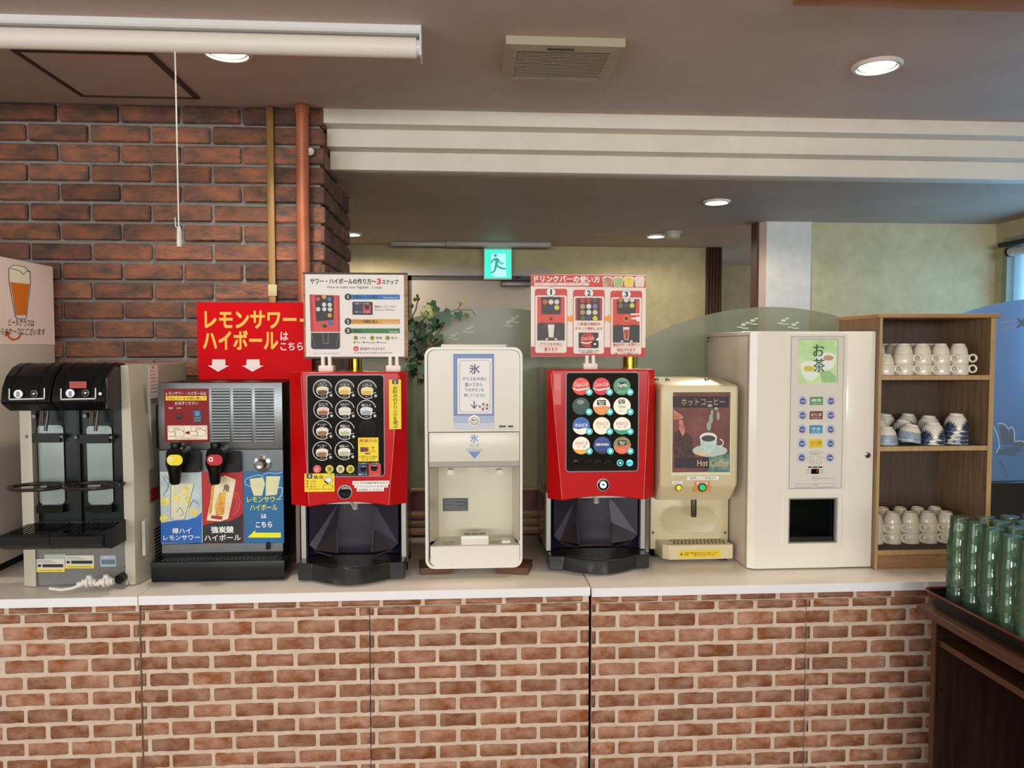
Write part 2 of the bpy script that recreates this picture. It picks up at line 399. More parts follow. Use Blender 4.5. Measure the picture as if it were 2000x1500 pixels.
# ------------------------------------------------------------ brick pillar: every brick of its own
MB1 = M('pillar_brick', '54463d', .85, col2='9c6248', scale=8, lo=.34, hi=.68, stretch=(1, 1, 2.2), bump=1.0, bscale=30, rand=.34)
MMORT = M('grey_mortar', '7f7c74', .9, col2='8d8a82', scale=30, bump=.4)
PX0, PX1, PY0, PY1 = -2.35, -.594, 3.40, 4.19
pil = T('wall_brick_pillar', kind='structure', loc=(-1.3, PY0, 0))
pil.add('mortar_core', MB().box(PX0, PX1 - .020, PY0 + .020, PY1 - .004, 0, CEIL), MMORT)


def brickmesh(L, H, D, seed, j=.0018, b=.006):
    """One hand-moulded brick, centred: L along x, D along y (front at -D/2), H along z."""
    r = random.Random(seed); m = MB(); m.box(-L / 2, L / 2, -D / 2, D / 2, -H / 2, H / 2, b, 1)
    for v in m.bm.verts: v.co += Vector((r.uniform(-j, j), r.uniform(-j, j), r.uniform(-j, j)))
    return m.mesh('brick', MB1)


pitch, rowh, joint = .2535, .0832, .0135
full = [brickmesh(pitch - joint, rowh - joint, .03, k) for k in range(6)]
row = 0; z = CEIL - .004 - (rowh - joint) / 2
while z > 1.36:
    off = 0.0 if row % 2 == 0 else pitch / 2
    # joints measured from the photograph: row 0 has joints near px 110, 221, 332; the next row is shifted by half a brick
    x = P(110, 225, PY0)[0] - off - 5 * pitch
    while x < PX1 - .02:
        a, b_ = x + joint / 2, min(x + pitch - joint / 2, PX1)
        if b_ > PX0 + .02:
            wd_ = b_ - a
            if wd_ > .03 and b_ > PX0 + .1:
                me = full[rnd.randrange(6)]
                o = link('brick', me, pil.o); o.location = Vector(((a + b_) / 2 + 1.3, .0 + .015 + rnd.uniform(-.0025, .0025), z + rnd.uniform(-.001, .001)))
                o.rotation_euler = (0, rnd.uniform(-.004, .004), 0)
                if wd_ < pitch - joint - .004: o.scale.x = wd_ / (pitch - joint)
        x += pitch
    yy = PY0 + .034
    first = .10 if row % 2 == 0 else .215
    while yy < PY1 - .03:
        wd_ = min(first, PY1 - yy); first = pitch - joint
        o = link('brick', full[rnd.randrange(6)], pil.o); o.rotation_euler = (0, 0, PI / 2)
        o.location = Vector((PX1 - .015 + 1.3 + rnd.uniform(-.002, .002), yy + wd_ / 2 - PY0, z)); o.scale.x = wd_ / (pitch - joint)
        yy += wd_ + joint
    z -= rowh; row += 1
# chrome knob and cover strip, copper pipe
ra = T('cable_raceway', 'flat brass-coloured cable strip running down the brick pillar', 'cable cover', (-.80, 3.38, 1.2))
a0, a1 = P(521, 300, 3.385)[0], P(535, 300, 3.385)[0]
ra.add('cover', MB().box(a0, a1, 3.381, 3.399, 1.30, CEIL - .002, .003), M('raceway_gold', '8c6a38', .42, .3, col2='96743e', scale=5))
hz0, hz1 = P(530, 578, 3.38)[1], P(530, 556, 3.38)[1]
ra.add('tag', MB().box(a0 - .001, a1 + .006, 3.377, 3.381, hz0, hz1, .001), M('old_tag', 'cdbd8c', .6), label='yellowed paper tag')
single('copper_pipe', MB().tube([(P(592, 400, 3.36)[0], 3.365, .9), (P(592, 400, 3.36)[0], 3.365, 1.6), (P(592, 400, 3.36)[0] - .002, 3.365, 2.2), (P(592, 400, 3.36)[0], 3.365, CEIL)], .027, 20)
       .lathe([(0.028, 0), (.031, .004), (.031, .03), (.028, .034)], (P(592, 400, 3.36)[0], 3.365, CEIL - .036), 20),
       M('copper_paint', 'a8603f', .36, .15, col2='b46c4c', scale=14, bump=.12, bscale=150), 'copper-brown round pipe running up the front of the brick pillar', 'pipe', (-.67, 3.365, .9))
kx, kz = P(607, 297, 3.37)
single('wall_knob', MB().lathe([(0, -.03), (.016, -.03), (.014, -.024), (.006, -.016), (.006, 0), (.012, .02), (0, .02)], (kx, 3.392, kz), 18, 'y'), CHROME,
       'small chrome wall knob on the brick beside the copper pipe', 'knob', (kx, 3.39, kz))

# ------------------------------------------------------------ things on the ceilings
MLAMP = M('lamp_glow', 'ffffff', .3, emit='fff4e0', es=14.0)
def downlight(px_, py_, zc, r, label):
    x, y = PZ(px_, py_, zc)
    d = T('downlight', label, 'ceiling light', (x, y, zc), 'round recessed downlights in the ceilings')
    d.add('trim_ring', MB().lathe([(r * .80, -.001), (r * .82, -.012), (r * .93, -.012), (r, -.004), (r, 0), (r * .80, 0)], (x, y, zc), 32), M('lamp_trim', 'd9d3ca', .35))
    d.add('reflector', MB().lathe([(r * .80, -.001), (r * .62, -.0055), (r * .60, 0), (r * .80, 0)], (x, y, zc), 32), CHROME)
    d.add('lamp', MB().lathe([(0, -.010), (r * .5, -.009), (r * .70, -.004), (r * .70, -.0005), (0, -.0005)], (x, y, zc), 28), MLAMP)
downlight(443, 100, CEIL, .088, 'bright round downlight beside the white roller screen')
downlight(1713, 127, CEIL, .088, 'bright round downlight in the upper ceiling by the honey wood trim')
downlight(1400, 393, SOFF, .075, 'round downlight in the lower ceiling nearest the cornice')
downlight(1281, 460, SOFF, .072, 'small round downlight in the lower ceiling beside the smoke detector')
downlight(684, 456, SOFF, .085, 'round downlight half hidden behind the brick pillar edge')
x, y = PZ(1315, 453, SOFF)
sd = T('smoke_detector', 'small off-white smoke detector on the lower ceiling', 'smoke detector', (x, y, SOFF))
sd.add('base', MB().cyl((x, y, SOFF - .012), .062, .012, 'z', 28), M('detector_white', 'b9b2a2', .5))
sd.add('sensor_head', MB().lathe([(0, -.05), (.035, -.05), (.045, -.042), (.048, -.012), (0, -.012)], (x, y, SOFF), 28), M('detector_white', 'b9b2a2', .5))
# access hatch
hx0, hx1, hy0, hy1 = -1.632, -1.128, 2.952, 3.462
hx0, hy0 = PZ(21, 95.7, CEIL); hx1 = PZ(300, 105, CEIL)[0]; hy1 = PZ(390, 191, CEIL)[1]
MH = M('hatch_frame', '4a382e', .5, .1); ah = T('ceiling_hatch', 'square access hatch with a thin brown frame in the ceiling', 'hatch', ((hx0 + hx1) / 2, (hy0 + hy1) / 2, CEIL - .005))
for q in ((hx0, hx0 + .017, hy0, hy1), (hx1 - .022, hx1, hy0, hy1), (hx0 + .017, hx1 - .022, hy0, hy0 + .012), (hx0 + .017, hx1 - .022, hy1 - .014, hy1)):
    ah.add('frame_bar', MB().box(q[0], q[1], q[2], q[3], CEIL - .007, CEIL, .001), MH)
ah.add('hatch_panel', MB().box(hx0 + .020, hx1 - .025, hy0 + .018, hy1 - .018, CEIL - .004, CEIL), MCEIL)
# ventilation grille
vx0, vy0 = PZ(988, 69, CEIL); vx1 = PZ(1224, 71, CEIL)[0]; vz = CEIL - .034
vy1 = PZ(1080, 161, vz)[1]; MV = M('vent_plastic', 'a89a86', .45)
ve = T('ceiling_vent', 'square beige ventilation grille with fine slats on the ceiling', 'vent', ((vx0 + vx1) / 2, (vy0 + vy1) / 2, vz))
mb = MB(); bw = .042
A = [(vx0, vy0), (vx1, vy0), (vx1, vy1), (vx0, vy1)]; B = [(vx0 + bw, vy0 + bw), (vx1 - bw, vy0 + bw), (vx1 - bw, vy1 - bw), (vx0 + bw, vy1 - bw)]
for k in range(4):
    j = (k + 1) % 4
    mb.quad((*A[k], vz + .006), (*A[j], vz + .006), (*B[j], vz), (*B[k], vz)); mb.quad((*A[k], vz + .006), (*A[j], vz + .006), (*A[j], CEIL), (*A[k], CEIL))
    mb.quad((*B[k], vz), (*B[j], vz), (*B[j], vz + .02), (*B[k], vz + .02))
ve.add('frame', mb, MV)
ve.add('duct', MB().box(vx0 + bw, vx1 - bw, vy0 + bw, vy1 - bw, vz + .018, CEIL - .002), M('vent_dark', '34302c', .7))
n = 19
for k in range(n):
    yy = vy0 + bw + (vy1 - vy0 - 2 * bw) * (k + .5) / n
    ve.add('slat', MB().px([(yy - .006, vz + .002), (yy - .005, vz), (yy + .006, vz + .009), (yy + .005, vz + .011)], vx0 + bw, vx1 - bw), MV)
ve.add('brand_plate', MB().box(vx0 + .14, vx0 + .23, vy0 + .018, vy0 + .026, vz - .0005, vz + .006), M('vent_dark', '34302c', .7))
# roller screen
bx1 = PZ(823, 50, CEIL)[0]; by = 2.55; bx0 = -2.5
MRS = M('screen_white', 'e4dcd0', .5)
rs = T('roller_screen', 'long white roller screen hanging under the ceiling with a pull cord', 'roller blind', (-1.2, by, CEIL - .09))
rs.add('head_rail', MB().px([(by - .03, CEIL), (by - .03, CEIL - .018), (by - .024, CEIL - .024), (by + .05, CEIL - .024), (by + .05, CEIL)], bx0, bx1 - .004), M('rail_white', 'dcdcda', .3))
rs.add('screen_roll', MB().cyl((bx0, by + .004, CEIL - .060), .032, bx1 - bx0 - .018, 'x', 28), MRS)
rs.add('end_bracket', MB().box(bx1 - .006, bx1, by - .035, by + .05, CEIL - .095, CEIL, .002).cyl((bx1 - .02, by + .004, CEIL - .06), .026, .014, 'x', 20), M('rail_white', 'dcdcda', .3))
c0, c1, c2 = P(341.5, 85, by), P(346, 300, by), P(349, 443, by)
rs.add('pull_cord', MB().tube([(c0[0], by, CEIL - .085), (c1[0], by, c1[1]), (c2[0], by, c2[1])], .0022, 6), M('cord_white', 'efeae0', .7))
g0, g1 = P(349.5, 443, by), P(350.5, 482, by)
gm = rs.add('cord_handle', MB().lathe([(0, 0), (.007, 0), (.0085, .01), (.007, .055), (.003, .066), (0, .066)], (g1[0], by, g1[1]), 14), M('cord_white2', 'e6dfd4', .4))
rs.add('cord_hook', MB().tube([(g0[0] - .002, by, g0[1] - .004), (g0[0] - .010, by, g0[1] + .0), (g0[0] - .012, by, g0[1] + .03)], .0016, 6), M('cord_white2', 'e6dfd4', .4))
# exit sign and its ceiling rails
ex0, ez1 = P(945, 484, 5.98); ex1, ez0 = P(1000, 546, 5.98)
es_ = T('exit_sign', 'green lit emergency exit sign with a running figure under the lower ceiling', 'exit sign', ((ex0 + ex1) / 2, 5.98, ez0))
es_.add('housing', MB().box(ex0, ex1, 5.985, 6.03, ez0, ez1, .004).box(ex0 + .01, ex1 - .01, 5.99, 6.02, ez1, SOFF), M('sign_white', 'd5d8d6', .4))
f = Face(es_, 5.984)
f.plate('lit_panel', 947, 488, 998, 543, M('exit_green', '19c9a4', .4, emit='14e0b0', es=1.15), .003)
pale = M('exit_white', 'bdf5ee', .4, emit='9af5f0', es=.9); gr = M('exit_figure', '0a9a80', .4, emit='07b090', es=.55)
f.art('doorway_print', pale, [('p', [(959.5, 495), (988, 495), (988, 516), (989, 541), (970, 541), (959, 538)])], 6)
f.art('running_figure', gr, [('c', 967.5, 499, 3.2), ('p', [(966, 504), (973, 504), (979, 514), (983, 512.5), (985, 514), (978, 517), (974, 511), (972, 517), (977, 521), (988, 524), (988, 527), (976, 525.5), (971, 521), (967, 531), (959, 535), (957.5, 532), (964, 528.5), (966.5, 518), (967, 509), (963, 510), (960, 515), (957.5, 514), (961, 507.5)])], 8)
x0_, y0_ = PZ(872, 476, SOFF); x1_ = PZ(1073, 477, SOFF)[0]
xl_ = PZ(765, 473, SOFF)[0]
cr_ = T('ceiling_rail', 'pale strip light rail on the lower ceiling above the green exit sign', 'rail', ((x0_ + x1_) / 2, 5.94, SOFF))
cr_.add('rail_body', MB().box(x0_, x1_, 5.88, 5.97, SOFF - .033, SOFF, .004), M('rail_pale', 'b4aca2', .4))
cr_.add('rail_track', MB().box(xl_, x0_, 5.92, 5.97, SOFF - .028, SOFF, .003), M('rail_pale', 'b4aca2', .4))

# ------------------------------------------------------------ counter: three units, their doors clad in brick-patterned panels
MTOP = M('laminate_top', 'd9cfc0', .2, col2='dfd6c8', scale=3); MEDGE = M('laminate_edge', 'ececee', .4)
MB2 = M('cladding_brick', '85491f', .8, col2='b48d76', scale=16, lo=.34, hi=.70, stretch=(1, 1, 1.6), bump=.35, bscale=120, rand=.2)
MM2 = M('cladding_mortar', 'c8b39c', .9, col2='d6c4b0', scale=20, bump=.3); MGAP = M('dark_gap', '120d0a', .8)
bp, bh, bj = .1395, .0562, .0115


def cladmesh(L, H, seed):
    r = random.Random(seed); n = 7 if L > .07 else 3; top = []; bot = []; c = .0038
    us = [-L / 2] + [-L / 2 + c + (L - 2 * c) * k / (n - 1) for k in range(n)] + [L / 2]
    for k, u in enumerate(us):
        e = k in (0, len(us) - 1)
        top.append((u, H / 2 + r.uniform(-.0020, .0010) - (c * r.uniform(.8, 1.5) if e else 0))); bot.append((u, -H / 2 - r.uniform(-.0020, .0010) + (c * r.uniform(.8, 1.4) if e else 0)))
    pts = top[::-1] + bot; inn = [(x * .985, z * .95) for x, z in pts]
    m = MB(); m.loft([(x, 0, z) for x, z in pts], [(x, -.0018, z) for x, z in inn], False, True)
    return m.mesh('brick', MB2, ang=1.2)


clad = [cladmesh(bp - bj, bh - bj, 60 + k) for k in range(10)]; cladh = [cladmesh(.06, bh - bj, 90 + k) for k in range(5)]


def clad_panel(t, name, x0, x1, z0, z1, y, xo, zo):
    pn = t.add(name, MB().box(x0, x1, y, y + .018, z0, z1), MM2)
    r0 = math.ceil((zo - z1) / bh - 1)
    for k in range(r0, 40):
        zt, zb = min(zo - k * bh - bj / 2, z1), max(zo - (k + 1) * bh + bj / 2, z0)
        if zo - k * bh < z0 + .008: break
        if zt - zb < .006 or zt <= z0: continue
        x = xo + (bp / 2 if k % 2 else 0); x -= math.ceil((x - x0) / bp) * bp
        while x < x1:
            a, b = max(x + bj / 2, x0), min(x + bp - bj / 2, x1); x += bp
            if b - a < .012: continue
            L = b - a; me = clad[rnd.randrange(10)] if L > .07 else cladh[rnd.randrange(5)]
            base = bp - bj if L > .07 else .06
            o = link('brick', me, pn); o.location = Vector(((a + b) / 2, y - .0002, (zt + zb) / 2)) - t.loc
            o.scale = (L / base * (rnd.uniform(.96, 1.01) if L > base * .99 else 1), 1, (zt - zb) / (bh - bj) * (rnd.uniform(.95, 1.02) if zt - zb > .04 else 1))


def counter(label, x0, x1, y, seams, zoff):
    t = T('counter_unit', label, 'counter', ((x0 + x1) / 2, y + .3, 0), 'counter units clad in brick-patterned panels')
    zt = ZC - .0006
    t.add('worktop', MB().box(x0, x1, y, 3.325, zt - .0305, zt, .0015), MTOP)
    t.add('worktop_edge', MB().box(x0, x1, y - .0015, y, zt - .030, zt - .001), MEDGE)
    t.add('carcass', MB().box(x0 + .004, x1 - .004, y + .032, 3.32, .075, zt - .031), MGAP)
    t.add('plinth', MB().box(x0, x1, y + .06, y + .08, 0, .075), M('plinth_dark', '2a1410', .5))
    zr = zt - .031 - .027
    clad_panel(t, 'top_rail', x0 + .002, x1 - .002, zr + .001, zt - .031, y + .014, x0 - .04, zt - .004)
    ss = [x0] + seams + [x1]
    for a, b in zip(ss, ss[1:]):
        clad_panel(t, 'door', a + .0016, b - .0016, .075, zr - .001, y + .012, a + .02, zr + .022)


j1, j2 = P(270, 1172, YC)[0], P(1153.5, 1155, YC)[0]
s1, s2 = P(722, 1300, YC)[0], P(1572, 1300, YC)[0]
counter('short white-topped brick-patterned counter unit under the twin beer server', -2.3, j1 - .001, YC - .003, [-1.75], 0)
counter('white-topped brick-patterned counter unit under the ice dispenser', j1 + .001, j2 - .002, YC, [s1], 0)
counter('white-topped brick-patterned counter unit under the tall tea machine', j2 + .003, 2.0, YC - .014, [s2], 0)
# ============================================================ FROSTED SCREENS behind the machines
YP = 3.36
MFS = frosted('frosted_acrylic', 'dde2d6', .60, 'a9ae9c'); MFB = frosted('frosted_acrylic_daylit', 'c4d4e6', .42, 'bcd6f6', .08)  # second sheet has the window's blue daylight mixed into its tint
METCH = M('etched_white', 'b9c4b4', .6); METCHB = M('etched_dark', '5c6b7c', .6)
BP = [P(q, 700, YP)[0] for q in (694, 1230, 1773, 2312)]
def arch(i_, label, mat, yoff, ap):
    xc = (BP[i_] + BP[i_ + 1]) / 2; w = (BP[i_ + 1] - BP[i_]) / 2 - .034; xa_ = P(ap, 650, YP)[0]; zt = P(ap, yoff, YP)[1]; R_ = 530 * YP / FPX
    pts = []
    for k in range(33):
        u = -w + 2 * w * k / 32; v = u + xc - xa_; pts.append((xc + u, zt - (R_ - math.sqrt(R_ * R_ - v * v))))
    t = T('screen_panel', label, 'screen', (xc, YP, .987), 'arched frosted screens behind the counter')
    zb_ = .987
    t.add('frosted_sheet', MB().py([(xc + w, zb_), (xc - w, zb_)] + pts, YP - .004, YP + .004), mat)
    if i_ == 2: t.add('added_dark_base', MB().box(xc - w, xc + w, YP - .03, YP + .03, 0, .98, .004), M('added_base_black', '120c0c', .3))  # black panel added below the sheet, stands in for the dark seen through it
    return t
t1 = arch(0, 'arched frosted screen standing behind the ice dispenser', MFS, 600, 955)
t2 = arch(1, 'arched frosted screen standing behind the tea machine and the hot coffee machine', MFS, 599.5, 1505)
t3 = arch(2, 'frosted screen tinted with blue daylight, with etched plants beside the wooden cup cabinet', MFB, 583, 2042)
for t, q in ((t1, ((1003, 622), (992, 630), (915, 642), (885, 655))), (t2, ((1470, 626), (1452, 634), (1530, 626), (1550, 634)))):
    f = Face(t, YP - .0045)
    for (a, b) in q:
        f.art('etched_motif', METCH, [('e', a, b, 5, 2.6), ('e', a + 7, b - 4, 3.5, 1.8), ('e', a - 7, b + 5, 6, 1.2), ('e', a + 4, b + 7, 7, 1.2)], 1)
f = Face(t3, YP - .0045)
f.art('etched_dragonfly', METCHB, [('p', [(1984, 622), (1990, 621), (2002, 634), (1998, 639)]), ('p', [(1984, 640), (1990, 641), (2004, 626), (1998, 622)])], 1)
f.art('etched_wings', M('etched_pink', '9a8fa8', .6), [('l', [(1948, 632), (1985, 625)], 2.5), ('l', [(1958, 643), (1986, 636)], 2.5)], 1)
f.art('etched_flower', METCHB, [('p', [(1952, 832), (1960, 830), (1968, 840), (1970, 846), (1976, 838), (1979, 844), (1978, 868), (1957, 868)]), ('e', 1990, 868, 11, 7), ('p', [(1948, 880), (1975, 872), (1998, 878), (1980, 890), (1950, 888)]), ('p', [(1950, 898), (1957, 900), (1954, 910)]), ('l', [(1955, 905), (1962, 918), (1967, 934)], 2)], 1)
f.art('etched_outline', M('etched_line', 'c9d4e4', .6), [('l', [(1948, 828), (1954, 826), (1962, 829), (1969, 838), (1976, 833), (1981, 843), (1981, 862), (1996, 861), (2003, 868)], 1.6), ('l', [(1940, 832), (1948, 850), (1952, 872), (1946, 884)], 1.6)], 2)
for px_, lb in ((694, 'round brass post standing behind the highball machine'), (1230, 'round brass post standing behind the cola machine'), (1773, 'round brass post hidden behind the cup cabinet')):
    x = P(px_, 700, YP)[0]
    b = T('brass_post', lb, 'post', (x, YP, .987), 'brass posts between the frosted screens')
    zz = 0 if px_ == 1773 else .987
    b.add('tube', MB().cyl((x, YP, .995), .030, .70, 'z', 24), BRASS); b.add('flange', MB().cyl((x, YP, .987), .033, .008, 'z', 24), BRASS)
    b.add('cap', MB().lathe([(0, 0), (.032, 0), (.032, .008), (.02, .018), (0, .022)], (x, YP, 1.695), 24), BRASS)

# ============================================================ GLASS CHILLER at the far end (only its flank is in view)
fx = -1.69; fy1 = 3.312; ftop = PX(103, 520, fx)[1]
MFW = M('chiller_white', 'cfc5b8', .35)
fr = T('glass_chiller', 'white glass chiller with a beer notice on its flank standing on the counter', 'chiller', (-2.0, 3.0, ZC))
fr.add('cabinet', MB().box(-2.35, fx, 2.60, fy1, ZC + .03, ftop - .001, .004), MFW)
fr.add('base', MB().box(-2.33, fx - .015, 2.62, fy1 - .01, ZC, ZC + .03), BLKPL)
MPOST = M('notice_paper', 'ead6cc', .6)
zb = PX(60, 673, fx)[1]
nt_ = fr.add('beer_notice', MB().box(fx, fx + .0012, 2.62, fy1 - .002, zb, ftop - .004), MPOST, label='pale pink paper notice with a drawn glass of beer')
def flank(name, mat, pts, lay):
    m = MB(); x = fx + .0012 + lay * .0006
    for poly in pts:
        m.quad(*[(x, *PX(a, b, x)) for a, b in poly])
    return fr.add(name, m, mat, nt_, smooth=False, recalc=False)
flank('beer_foam_print', CREAMP, [[(17, 525), (22, 519), (35, 518), (48, 522), (57, 530), (58, 555), (20, 551), (19, 540)]], 1)
flank('beer_print', M('beer_orange', 'd9741a', .5), [[(20, 551), (58, 555), (55, 577), (51, 615), (32, 615), (27, 585)]], 2)
def strokes(mat, lines, w, lay, name='print'):
    q = []
    for L_ in lines:
        for (ax, ay), (bx, by) in zip(L_, L_[1:]):
            d = math.hypot(bx - ax, by - ay); nx, ny = -(by - ay) / d * w / 2, (bx - ax) / d * w / 2
            q.append([(ax + nx, ay + ny), (bx + nx, by + ny), (bx - nx, by - ny), (ax - nx, ay - ny)])
    flank(name, mat, q, lay)
strokes(M('line_grey', '6a6460', .6), [[(17, 525), (18, 552), (25, 588), (31, 618), (33, 622), (50, 623), (52, 618), (56, 585), (60, 553), (59, 530)], [(17, 525), (24, 518), (36, 518), (48, 521), (58, 531)], [(17, 524), (30, 526), (40, 530), (46, 536), (52, 529), (58, 531)]], 1.1, 3, 'glass_outline')
strokes(M('arrow_red', 'd0603a', .6), [[(42, 650), (37, 660), (28, 664), (19, 660), (14, 652)], [(11, 657), (13, 648), (20, 653)]], 3.6, 2, 'arrow_print')
def flanktext(s, x0, y0, x1, y1):
    vs, fs = textmesh(s, .008); m = MB(); x = fx + .003; bv = []
    for u, v, d_ in vs:
        bv.append(m.bm.verts.new((x + d_, *PX(x0 + (x1 - x0) * u, y1 + (y0 - y1) * v + (u - .5) * 2, x))))
    for q in fs:
        try: m.bm.faces.new([bv[i] for i in q])
        except ValueError: pass
    fr.add('lettering', m, BLACK, nt_, smooth=False, recalc=False)
flanktext('ビールグラスは', 17, 623, 67, 637); flanktext('こちらのケースにございます', -13, 640, 88, 654)

# ============================================================ TWIN BEER SERVER
YB1 = 2.715
bs = T('beer_server', 'twin-tap beer server with black heads and beige side frames', 'beer server', (P(150, 1145, 2.8)[0], 2.95, ZC))
f = Face(bs, YB1)
bxl, bxr = P(42, 950, YB1)[0], P(275, 950, YB1)[0]; bzt = P(240, 713, YB1 + .04)[1]; bzb = ZC + .004
MTP = M('server_taupe', '8d8578', .45); MBG = M('server_beige', 'b9b5a2', .38); MSTN = M('dull_steel', '6f6d68', .42, .55, col2='7b7974', scale=30, stretch=(40, 1, 1)); MGRN = M('black_green', '07100d', .3, spec=.3)
bs.add('housing', MB().box(bxl + .01, bxr - .004, YB1 + .11, 3.19, bzb, bzt, .004), MTP)
bs.add('side_frame', MB().pz([(bxl, YB1), (bxl + .035, YB1 - .012), (bxl + .045, YB1 - .012), (bxl + .045, YB1 + .05), (bxl, YB1 + .05)], bzb, bzt - .12), MBG)
xr0, xr1 = P(243, 900, YB1)[0], P(264, 900, YB1)[0]
lv_ = []
for py_, u, dx in ((1145, .9, .001), (905, 1.0, 0), (745, .75, .026), (712, .7, .032)):
    z_ = bzb if py_ == 1145 else (bzt if py_ == 712 else P(270, py_, YB1 + .05)[1])
    lv_.append([(xr0, YB1 - .012, z_), (xr0 + (xr1 - xr0) * u, YB1 - .012, z_), (bxr - dx, YB1 + .05, z_), (bxr - dx * .8, YB1 + .12, z_), (xr0, YB1 + .12, z_)])
sf_ = MB()
for k in range(3): sf_.loft(lv_[k], lv_[k + 1], k == 0, k == 2)
bmesh.ops.remove_doubles(sf_.bm, verts=sf_.bm.verts[:], dist=1e-5)
bs.add('side_frame', sf_, MBG, ang=.3)
bs.add('back_panel', MB().box(P(57, 900, YB1)[0], xr0, YB1 + .018, YB1 + .046, P(150, 1020, YB1)[1], bzt - .02), MGRN)
bs.add('divider', MB().box(P(149, 900, YB1)[0], P(155, 900, YB1)[0], YB1 + .006, YB1 + .02, P(150, 1020, YB1)[1], P(150, 800, YB1)[1]), BLKPL)
f.plate('lower_panel', 55, 1020, 246, 1141, MSTN, .004, back=.03)
for cx, cy in ((61, 1131), (73, 1119), (246, 1106), (256, 1124)): f.knob('screw', cx, cy, 2.4, CHROME, .006)
# heads
hp = [(2.75, 1.545), (2.70, 1.548), (2.655, 1.535), (2.618, 1.508), (2.594, 1.470), (2.583, 1.425), (2.590, 1.416), (2.632, 1.392), (2.75, 1.392)]
def zof(py, Y): return P(120, py, Y)[1]
HD = []
for a, b in ((7, 102), (106, 206)):
    xa, xb = P(a, 770, 2.60)[0], P(b, 770, 2.60)[0]
    h = bs.add('tap_head', MB().px(hp, xa, xb), BLKPL, ang=.35); HD.append(h)
    for u in (.17, .72, .93): bs.add('head_rib', MB().px([(y - .002 if y < 2.74 else y, z + .0015 * (z > 1.45)) for y, z in hp], xa + (xb - xa) * u, xa + (xb - xa) * u + .003), BLKPL, h)
xa, xb = P(206, 770, 2.60)[0], xr0
bs.add('head_block', MB().px([(2.75, 1.535), (2.66, 1.535), (2.605, 1.50), (2.60, 1.40), (2.75, 1.385)], xa, xb - .001), M('head_block', '201b1a', .45))
fh = Face(bs, 2.5815)
for i, (x0, x1, b0, b1) in enumerate(((17, 88, 36.5, 67.5), (118, 188, 138, 168))):
    fh.art('bracket_print', M('bracket_white', 'c9d2c4', .5), [('l', [(x0 + 1.3, 759), (x0 + 1.3, 780), (x1 - 1.3, 778.5), (x1 - 1.3, 758)], 2.6)], 1, HD[i])
    k = fh.knob('pour_button', b0, 769.5 - i * 1.5, 8, M('button_white', 'dfe4ea', .3, emit='dfe8ff', es=.1), .004, 1, HD[i]); fh.art('glass_icon', M('icon_grey', '8b8d84', .4), [('r', b0 - 3, 765 - i, b0 + 3.5, 775 - i)], 8, HD[i])
    fh.knob('mode_button', b1, 769 - i * 1.5, 6.8, M('button_brown', '5a4c40', .35), .003, 1, HD[i]); fh.knob('button_inner', b1, 769 - i * 1.5, 4.8, BLKGLOSS, .005, 1, HD[i]); fh.art('lamp_dot', WHITE, [('c', b1, 769 - i * 1.5, 2)], 10, HD[i])
fh2 = Face(bs, 2.5855)
m = fh2.plate('red_label', 137, 745, 170, 758, M('label_red', 'a5201f', .4), .004, 1, parent=HD[1], label='small red label')
fh.knob('lock', 196.5, 769, 3.4, CHROME, .004, 0, HD[1])
# pouring bays
for i, (dx, dy) in enumerate(((0, 0), (95.5, 1.5))):
    fb = Face(bs, YB1 + .014)
    fb.plate('glass_rest', 76 + dx, 830 + dy, 126 + dx - i, 984, M('bay_steel', '87908c', .35, .6, col2='747d7a', scale=5), .003, r=7)
    fb.plate('rest_foot', 77 + dx, 984, 128 + dx, 1000, BLKGLOSS, .02, r=2)
    fb.plate('cross_bracket', 65 + dx, 846 + dy, 123 + dx, 863 + dy, BLKPL, .02, 2)
    for sx in (60, 128): fb.knob('bolt', sx + dx, 851 + dy, 3.4, M('bolt_steel', '5c5e5e', .42, .9), .026, 2)
    fb.knob('valve_knob', 75.5 + dx + i * 3, 812 - i, 4.5, M('bolt_steel', '5c5e5e', .42, .9), .03, 2)
    for k, (xa_, ya_, xb_, yb_) in enumerate(((80, 817, 78, 830), (84, 817, 82, 832), (94, 817, 89, 842))):
        p0, p1 = P(xa_ + dx + i * 2, ya_ - 20, YB1 - .03), P(xb_ + dx + i * 2, yb_, YB1 - .04)
        bs.add('nozzle', MB().tube([(p0[0], YB1 - .028, p0[1]), (p1[0], YB1 - .04, p1[1])], .0045 if k < 2 else .0055, 10), M('nozzle_brown', '3e3431', .35))
    # swivel glass holder: flat ring on a bracket
    hx_, hz_ = P((72 if i == 0 else 178), 951 - i * 2, 2.64); pts = [(hx_ + .085 * math.cos(2 * PI * k / 28), 2.64 + .062 * math.sin(2 * PI * k / 28), hz_) for k in range(28)]
    hd = bs.add('glass_holder', MB().tube(pts, .006, 8, True), M('holder_black', '23211f', .3))
    bs.add('holder_arm', MB().box(hx_ + .02, hx_ + .085, 2.66, YB1 + .015, hz_ - .008, hz_ + .002, .003), BLKPL, hd)
